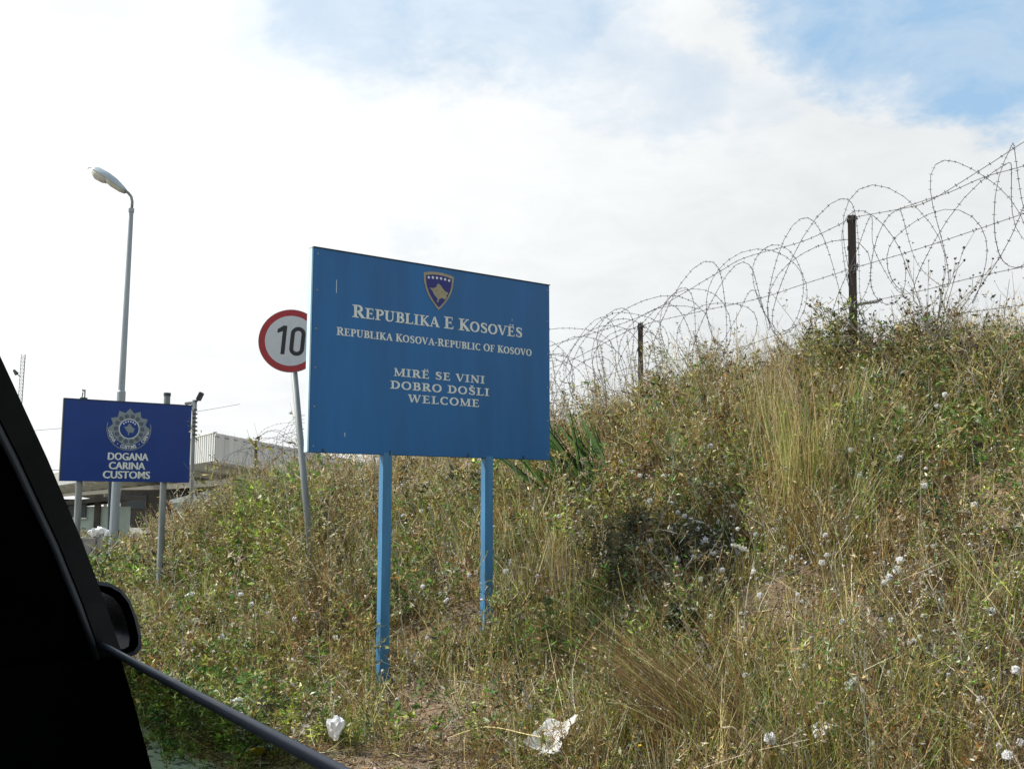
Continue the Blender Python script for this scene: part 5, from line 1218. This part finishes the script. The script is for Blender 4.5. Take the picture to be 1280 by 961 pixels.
    spec = [(891, 676, 0, 1.25, 'largest flat white umbel flower, above the dark hollow in the middle of the bank', None), (857, 649, 0, .8, 'flat white umbel flower, highest left of the cluster over the dark hollow', None), (455, 672, 0, .7, 'flat white umbel left of the first blue post, behind the board', None),
            (1160, 471, 1, .55, None, 1), (1178, 458, 1, .6, None, 1), (1190, 466, 1, .5, None, 1), (1230, 450, 1, .6, None, 1), (1216, 444, 1, .55, None, 1), (1248, 455, 1, .5, None, 1), (1156, 480, 1, .55, None, 1), (1240, 436, 1, .6, None, 1), (1168, 448, 1, .5, None, 1), (1265, 470, 1, .5, None, 1), (270, 603, 1, .6, None, 2), (281, 608, 1, .6, None, 2), (252, 595, 1, .5, None, 2),
            (560, 655, 1, .5, None, 3), (470, 640, 1, .5, None, 3), (640, 640, 1, .55, None, 3), (500, 688, 1, .5, None, 3), (600, 720, 1, .5, None, 3), (1090, 540, 1, .5, None, 3), (980, 640, 1, .5, None, 3)]
    G = {1: ('pale dried umbel head among green weeds below the crest at right', 'dried umbels near the crest'), 2: ('pale dried umbel on the skyline bush in front of the canopy', 'dried umbels in front of the canopy'), 3: ('small pale dried umbel head standing in the weeds of the slope', 'dried umbels on the slope')}
    used = [False, False]
    for (px, py, k, sc, lb, gi) in spec:
        q = top_place(px, py, .43 * sc); o = protos[k] if not used[k] else protos[k].copy()
        if used[k]: COL.objects.link(o)
        used[k] = True; o.location = q; o.scale = (sc,) * 3; o.rotation_euler = (rs.uniform(.1, .5), rs.uniform(-.3, .3), rs.uniform(0, 6))
        if gi: tag(o, G[gi][0], 'dried flower', G[gi][1])
        else: tag(o, lb, 'flower')
    y0 = veg_obj(daisy_mesh((.80, .50, .01)), 'yellow_flower', (0, 0, 0))
    for i, (px, py) in enumerate([(634, 894), (563, 935), (820, 857), (831, 921), (988, 808), (978, 797), (1045, 872), (1067, 831), (1052, 841), (1242, 854), (1029, 819), (1006, 700), (1008, 703), (914, 536), (925, 541), (815, 925), (935, 796), (1216, 830), (1258, 786), (1193, 637)]):
        o = y0 if i == 0 else y0.copy()
        if i: COL.objects.link(o)
        sc = rs.uniform(.55, .9); o.location = top_place(px, py, .3 * sc); o.scale = (sc * 1.2, sc * 1.2, sc); o.rotation_euler = (rs.uniform(.1, .6), rs.uniform(-.2, .2), rs.uniform(0, 6))
        tag(o, 'tiny bright yellow flower low in the grass of the slope', 'flower', 'yellow flowers in the grass')
flowers()

# ------------------------------------------------------------------ single plants that stand out
def plant_root(name, label, cat, q, group=None): return thing(name, label, cat, q, group)
def branchy(name, label, q, H, nb, seed, col, spread=.6, heads=True, headr=.012, leafy=0, leafcol=GREYD, w=.012, up=.75, group=None):
    """a dead or leafy herb: stem, branches, twigs with heads at the ends"""
    rs = np.random.default_rng(seed); t = plant_root(name, label, 'plant', q, group); q = np.array(q)
    stem = Veg(); n1 = 4
    d0 = unit(np.array([[rs.normal(0, .06), rs.normal(0, .06), 1.0]])); b0 = np.array([[rs.normal(0, .05), rs.normal(0, .05), 0]])
    stem.ribbons(q[None], d0, H * .8, b0, w, np.array([col]), 5, .45)
    stem.ribbons(q[None] + .001, d0, H * .8, b0, w, np.array([col]), 5, .45)
    i = nb; u = rs.uniform(.05, .75, i)[:, None]; p = q + H * .8 * (u * d0 + u * u * b0)
    a = rs.uniform(0, 2 * PI, i); rr = rs.uniform(.25, 1, i) * spread
    d = unit(np.stack([np.cos(a) * rr, np.sin(a) * rr, np.full(i, up)], 1)); L = H * (1 - u[:, 0] * .75) * rs.uniform(.55, .95, i); b = np.stack([np.cos(a) * .1, np.sin(a) * .1, rs.uniform(-.1, .22, i)], 1)
    for _ in range(2): stem.ribbons(p, d, L, b, w * .62, np.tile(np.array(col), (i, 1)) * rs.uniform(.7, 1.2, (i, 1)), 4, .4)
    k = 5; j = np.repeat(np.arange(i), k); m = len(j); uu = rs.uniform(.35, 1, m)[:, None]; p2 = p[j] + L[j][:, None] * (uu * d[j] + uu * uu * b[j])
    d2 = unit(d[j] + np.stack([rs.normal(0, .5, m), rs.normal(0, .5, m), rs.uniform(0, .7, m)], 1)); L2 = L[j] * rs.uniform(.10, .34, m)
    stem.ribbons(p2, d2, L2, np.zeros((m, 3)), w * .4, np.tile(np.array(col), (m, 1)) * rs.uniform(.7, 1.2, (m, 1)), 2, .6)
    stem.build('stem', parent=t)
    if heads:
        hd = Veg(); hp = np.concatenate([p2 + d2 * L2[:, None], p + L[:, None] * (d + b)]); hd.blobs(hp, rs.uniform(.6, 1.3, len(hp)) * headr, np.clip(np.tile(np.array((.07, .055, .045)), (len(hp), 1)) * rs.uniform(.6, 2, (len(hp), 1)), 0, 1))
        hn = len(hp) * 4; hd.leaves(np.repeat(hp, 4, 0), rnd_dirs(hn, -.2, 1), headr * 1.4, headr * .6, np.clip(np.tile(np.array(col), (hn, 1)) * .8, 0, 1)); hd.build('seed_capsules', parent=t, kind='stuff')
    if leafy:
        lf = Veg(); j = RNG.integers(0, i, leafy); u3 = RNG.uniform(.05, 1, leafy)[:, None]; lp = p[j] + L[j][:, None] * (u3 * d[j] + u3 * u3 * b[j])
        ll = RNG.uniform(.02, .060, leafy) * (1.3 if leafcol[1] > leafcol[0] else .8); lf.leaves(lp + rnd_dirs(leafy) * .03, unit(rnd_dirs(leafy, -.7, .5) + d[j] * .2), ll, ll * .30, np.clip(np.tile(np.array(leafcol), (leafy, 1)) * RNG.uniform(.6, 1.4, (leafy, 1)), 0, .8)); lf.build('leaves', parent=t, kind='stuff')
    return t
def clump(name, label, q, n, H, w, cols, wts, lean=(0, 0, 0), spread=.35, base=.12, stripe=None, nseg=5, bendk=.4, stiff=False):
    t = plant_root(name, label, 'grass' if 'grass' in name else 'plant', q); q = np.array(q); v = Veg()
    p = q + rnd_dirs(n, -.05, .05) * RNG.uniform(0, base, (n, 1)); p[:, 2] = ground(p[:, 0], p[:, 1]) - .01
    d = unit(np.array([0, 0, 1.0]) + np.array(lean) + rnd_dirs(n, 0, .2) * RNG.uniform(0, spread, (n, 1))); b = (np.array(lean) * .5 + rnd_dirs(n, -.8, .0) * .3) * bendk
    v.ribbons(p, d, H * RNG.uniform(.45, 1.05, n), b, w * RNG.uniform(.7, 1.2, n), pal(n, cols, wts, .3), nseg, .3); v.build('blades', parent=t, kind='stuff'); return t
def single_plants():
    g = lambda px, py: ground_hit(px, py)
    # big dead thistle by the right fence post
    q = FP(1192, 440) - FN * .6; q = Vector((q.x, q.y, gz(q.x, q.y) - .05)); Ht = FP(1192, 322).z - q.z
    branchy('dead_thistle', 'tall branching dead thistle with dark heads, just right of the nearest fence post', q, Ht * .95, 22, 3, (.24, .22, .17), .85, True, .013, 160, (.26, .25, .17), .014)
    q2 = FP(1262, 430) - FN * .9; q2 = Vector((q2.x, q2.y, gz(q2.x, q2.y))); branchy('dead_thistle', 'smaller dark dead thistle at the right edge, in front of the low wires', q2, .75, 14, 5, (.14, .12, .09), .9, True, .015, 60, (.2, .18, .12), .010)
    q2 = FP(1120, 440) - FN * .7; q2 = Vector((q2.x, q2.y, gz(q2.x, q2.y))); branchy('dead_thistle', 'spindly dead thistle sprawling between the near fence post and the tall thistle', q2, .72, 14, 15, (.22, .2, .16), .95, True, .010, 60, (.24, .22, .15), .009)
    # feathery mugwort stems on the crest
    for k, (px, top, lb) in enumerate(((742, 446, 'feathery grey mugwort stem on the crest, nearest to the big blue board'), (832, 426, 'feathery grey mugwort stem right of the middle fence post'), (857, 419, 'tallest feathery grey mugwort on the crest, leaning left, right of the middle post'), (796, 440, 'feathery grey mugwort in front of the middle fence post'), (780, 470, 'short feathery mugwort just left of the middle fence post'), (930, 405, 'thin grey mugwort stem halfway between the two fence posts'))):
        q = FP(px + 14, 545) - FN * .75; q = Vector((q.x, q.y, gz(q.x, q.y))); H = FP(px, top).z - q.z - .02
        t = plant_root('mugwort', lb, 'plant', q); v = Veg(); ns = 5
        p = np.tile(np.array(q), (ns, 1)) + RNG.normal(0, .06, (ns, 3)) * [1, 1, 0]; d = unit(np.array([0, 0, 1.0]) + np.array([-.10, 0, 0]) + RNG.normal(0, .10, (ns, 3))); b = np.tile(np.array([-.05, 0, 0]), (ns, 1)); L = H * RNG.uniform(.55, 1, ns); L[0] = H * 1.0
        v.ribbons(p, d, L, b, .009, np.tile(np.array((.22, .20, .15)), (ns, 1)), 4, .5); v.build('stem', parent=t)
        lf = Veg(); m = 420; j = RNG.integers(0, ns, m); u = (1 - RNG.random(m) ** 1.3 * .75)[:, None]; lp = p[j] + L[j][:, None] * (u * d[j] + u * u * b[j]); dr = unit(rnd_dirs(m, .1, .7))
        ll = RNG.uniform(.03, .085, m) * (1.25 - u[:, 0] * .6); lf.ribbons(lp, dr, ll, np.tile(np.array([0, 0, -.45]), (m, 1)), .008, pal(m, [(.25, .24, .19), (.18, .165, .12), (.30, .28, .2)], [1, 1, 1], .3), 3, .5); lf.build('leaves', parent=t, kind='stuff')
    # striped sword-leaved plant beside the board
    q = ground_hit(726, 594, .30); t = plant_root('sword_leaf_plant', 'stiff green sword-leaved plant with dark edges, on the crest beside the big board edge', 'plant', q)
    for k in range(34):
        f = (k % 17) / 16; d = unit(np.array([[-.80 + .62 * f + RNG.normal(0, .08), RNG.normal(0, .12), .62 + .45 * f]]))
        v = Veg(); qq = np.array(q)[None] + np.array([[RNG.uniform(-.35, .38), RNG.uniform(-.2, .2), RNG.uniform(-.02, .12)]]); L = RNG.uniform(.78, 1.02)
        c = np.array([(.13, .27, .06) if k % 2 else (.20, .34, .10)]) * RNG.uniform(.8, 1.2); b = np.array([[-.05, 0, -.05]])
        for _ in range(2): v.ribbons(qq, d, L, b, .050, c, 4, .25)
        v.ribbons(qq + np.array([[.02, -.006, .016]]), d, L * .97, b, .024, np.array([DKGREEN]) * .35, 4, .3)
        v.build('leaf', parent=t)
    # golden upright grass clump
    q = g(992, 655); clump('tall_grass_clump', 'tall golden upright grass clump right of the middle of the bank', q, 250, 1.25, .0065, [STRAW, TAN, OLIVE, LIME], [4, 4, 2, 1.3], (-.02, .0, 0), .28, .30)
    q = g(960, 560); clump('tall_grass_clump', 'thin olive and straw grass clump reaching the crest behind the golden clump', q, 130, 1.05, .006, [STRAW, TAN, OLIVE, BROWN], [3, 4, 3, 1], (.05, .0, 0), .3, .4)
    q = g(1020, 640); clump('tall_grass_clump', 'yellow green grass clump touching the right side of the golden clump', q, 200, .7, .0055, [OLIVE, LIME, STRAW], [4, 2, 2], (.0, .0, 0), .25, .18)
    q = g(420, 640); clump('tall_grass_clump', 'arching pale straw grass tuft between speed sign post and first blue post', q, 200, .8, .006, [STRAW, TAN, OLIVE], [4, 3, 2], (-.1, .0, 0), .45, .2)
    q = g(700, 760); clump('tall_grass_clump', 'brown seeding grass stand right of the second blue post', q, 240, .75, .005, [TAN, BROWN, STRAW, GREYD], [4, 3, 2, 2], (-.05, 0, 0), .3, .5)
    # brushed brown tuft at the bottom
    q = g(925, 950); clump('leaning_grass_tuft', 'dense rust brown grass tuft swept to the upper left at the bottom of the bank', q, 330, 1.0, .0055, [(.26, .15, .055), (.36, .24, .10), (.10, .06, .03), TAN, STRAW, OLIVE], [3, 3, 3, 2, 1.5, 1], (-.74, .1, 0), .46, .26, bendk=.6)
    q = g(860, 950); clump('leaning_grass_tuft', 'looser brown grass tuft left of the swept rust brown one', q, 260, .52, .004, [(.26, .15, .06), TAN, BROWN], [3, 3, 2], (-.2, .1, 0), .3, .22, bendk=.3)
    # green bushes
    for k, (px, py, H, lb) in enumerate(((330, 715, 1.55, 'bright green leafy thistle bush left of the leaning speed sign post'), (368, 712, 1.15, 'lower green bush touching the speed sign post'), (285, 700, 1.1, 'green and straw herb bush at the left of the bright thistle bush'))):
        q = g(px, py); branchy('green_bush', lb, q, H, 30, 60 + k, (.12, .15, .05), .55, False, .01, 1900, (.11, .20, .04) if k < 2 else (.17, .19, .06), .010)
    for k, (px, py, H, c, lb) in enumerate(((340, 712, 1.45, (.19, .18, .08), 'tall olive bush on the skyline between the canopy and the speed sign post'), (303, 718, 1.35, (.34, .29, .15), 'tall straw coloured bush on the skyline right of the canopy corner'), (262, 722, 1.15, (.38, .32, .17), 'pale dry bush in front of the canopy corner'), (228, 728, .80, (.36, .30, .16), 'low pale dry bush right of the customs sign post'), (394, 735, 1.0, (.22, .19, .09), 'olive bush hiding the foot of the leaning speed sign post'), (420, 680, 1.1, (.22, .19, .09), 'tan and olive bush under the lower left corner of the big blue board'))):
        q = g(px, py); branchy('skyline_bush', lb, q, H, 46, 90 + k, c, .55, True, .009, 2600, c, .007, 1.0)
    q = g(1120, 640); branchy('green_herb', 'small bright green herb alone on the bare earth patch at right', q, .22, 14, 70, (.1, .16, .04), 1.2, False, .01, 260, (.10, .22, .03), .006)
    q = g(432, 925); clump('green_grass_tuft', 'short bright green grass tuft beside the small white bag at the bottom', q, 300, .17, .006, [GREEN, LIME], [2, 1], (0, 0, 0), .7, .16)
    q = g(765, 770); branchy('shade_tinted_thicket', 'herb thicket coloured dark for the shadow right of the second blue post', q, .8, 30, 71, (.10, .085, .05), .7, True, .008, 500, (.07, .09, .03), .007)  # shaded pocket right of the board is put into dark plant colours
    q = g(800, 700); branchy('shade_tinted_thicket', 'low thicket coloured dark for shade, left of the white seed head cluster', q, .42, 26, 75, (.08, .07, .045), .8, False, .008, 600, (.05, .07, .028), .007)
    q = g(850, 820); branchy('shade_tinted_thicket', 'low herbs coloured dark for shade, just above the swept rust brown tuft', q, .4, 26, 76, (.08, .07, .045), .9, False, .008, 600, (.04, .06, .022), .006)
    q = g(850, 735); branchy('shade_tinted_thicket', 'tangled herb coloured dark for shade, under the cluster of white seed heads', q, .55, 30, 72, (.12, .10, .07), .8, True, .008, 500, (.05, .075, .03), .007)
    # pale knobbly seed spike hanging over the slope at right
    q = g(1105, 830); t = plant_root('dock_spike', 'pale cream knobbly seed spike leaning over the slope at right', 'plant', q); qa = np.array(q); tip = ground_hit(1158, 735, .5); tip = np.array((tip.x, tip.y, tip.z + .5)); v = Veg()
    dd = tip - qa; L = np.linalg.norm(dd); v.ribbons(qa[None], unit(dd[None]), L, np.zeros((1, 3)), .010, np.array([CREAM]), 4, .5); v.build('stem', parent=t)
    v = Veg(); m = 130; u = RNG.uniform(.25, 1, m)[:, None]; v.blobs(qa + dd * u + RNG.normal(0, .012, (m, 3)), RNG.uniform(.005, .010, m), pal(m, [CREAM, STRAW, (.6, .6, .5)], [2, 1, 1], .15)); v.build('seeds', parent=t, kind='stuff')
    # cream yarrow heads right of the board
    q = g(690, 606); t = plant_root('yarrow', 'sunlit cream clump of dried yarrow heads at the lower right corner of the board', 'plant', q); v = Veg(); tips = np.array([np.array(ground_hit(688 + k * 3.8, 584 - k * 1.0 + RNG.normal(0, 3), .45)) + [0, 0, .45] for k in range(14)]); base = np.array(q) + RNG.normal(0, .08, (14, 3)) * [1, 1, 0]; dv = tips - base
    v.ribbons(base, unit(dv), np.linalg.norm(dv, axis=1), np.zeros((14, 3)), .005, pal(14, [TAN], [1]), 2, .7); v.build('stem', parent=t)
    v = Veg(); k = 26; v.blobs(np.repeat(tips, k, 0) + RNG.normal(0, .028, (14 * k, 3)) * [1, 1, .6], .009, pal(14 * k, [CREAM, (.70, .60, .42), TAN], [3, 2, 1], .15)); v.build('flower_heads', parent=t, kind='stuff')
    # conspicuous fallen or leaning stalks
    for k, (a, b, h0, h1, w, c, lb) in enumerate((((1275, 958), (1206, 856), .05, .42, .008, CREAM, 'long straight cream stalk leaning left at the bottom right corner'), ((1282, 815), (1166, 668), .30, .55, .010, (.17, .14, .06), 'dark brown stalk slanting across the right edge of the slope'), ((640, 884), (560, 850), .2, .45, .006, CREAM, 'bent cream stalk left of the crumpled paper sheet'), ((660, 918), (560, 922), .25, .12, .006, STRAW, 'horizontal pale straw stalk pointing at the crumpled paper sheet'), ((812, 862), (905, 800), .2, .5, .006, (.15, .12, .06), 'thin dark stalk crossing the rust brown tuft'), ((700, 545), (738, 512), .5, .95, .008, STRAW, 'diagonal straw stalk just right of the sword-leaved plant'), ((905, 910), (935, 940), .4, .3, .012, (.45, .38, .25), 'curled pale stalk end near the bottom centre right'), ((960, 600), (1030, 560), .4, .5, .006, STRAW, 'long pale stalk lying across the golden clump'))):
        p0 = ground_hit(*a, h0) + UPV * h0; p1 = ground_hit(*b, h1) + UPV * h1; m = MB(); md = (p0 + p1) / 2 + UPV * .05
        pts = smooth_pts([p0 - (md - p0) * .3, p0, md, p1], 4); m.tube(pts, [w * .5 * (1 - .5 * i / len(pts)) for i in range(len(pts))], 5)
        nm = 'stalk_' + str(k); mat(nm, c, .8, var=.2, vscale=40); tag(m.build('dry_stalk', MATS[nm]), lb, 'stalk')
single_plants()
print('vegetation triangles', TRI[0])
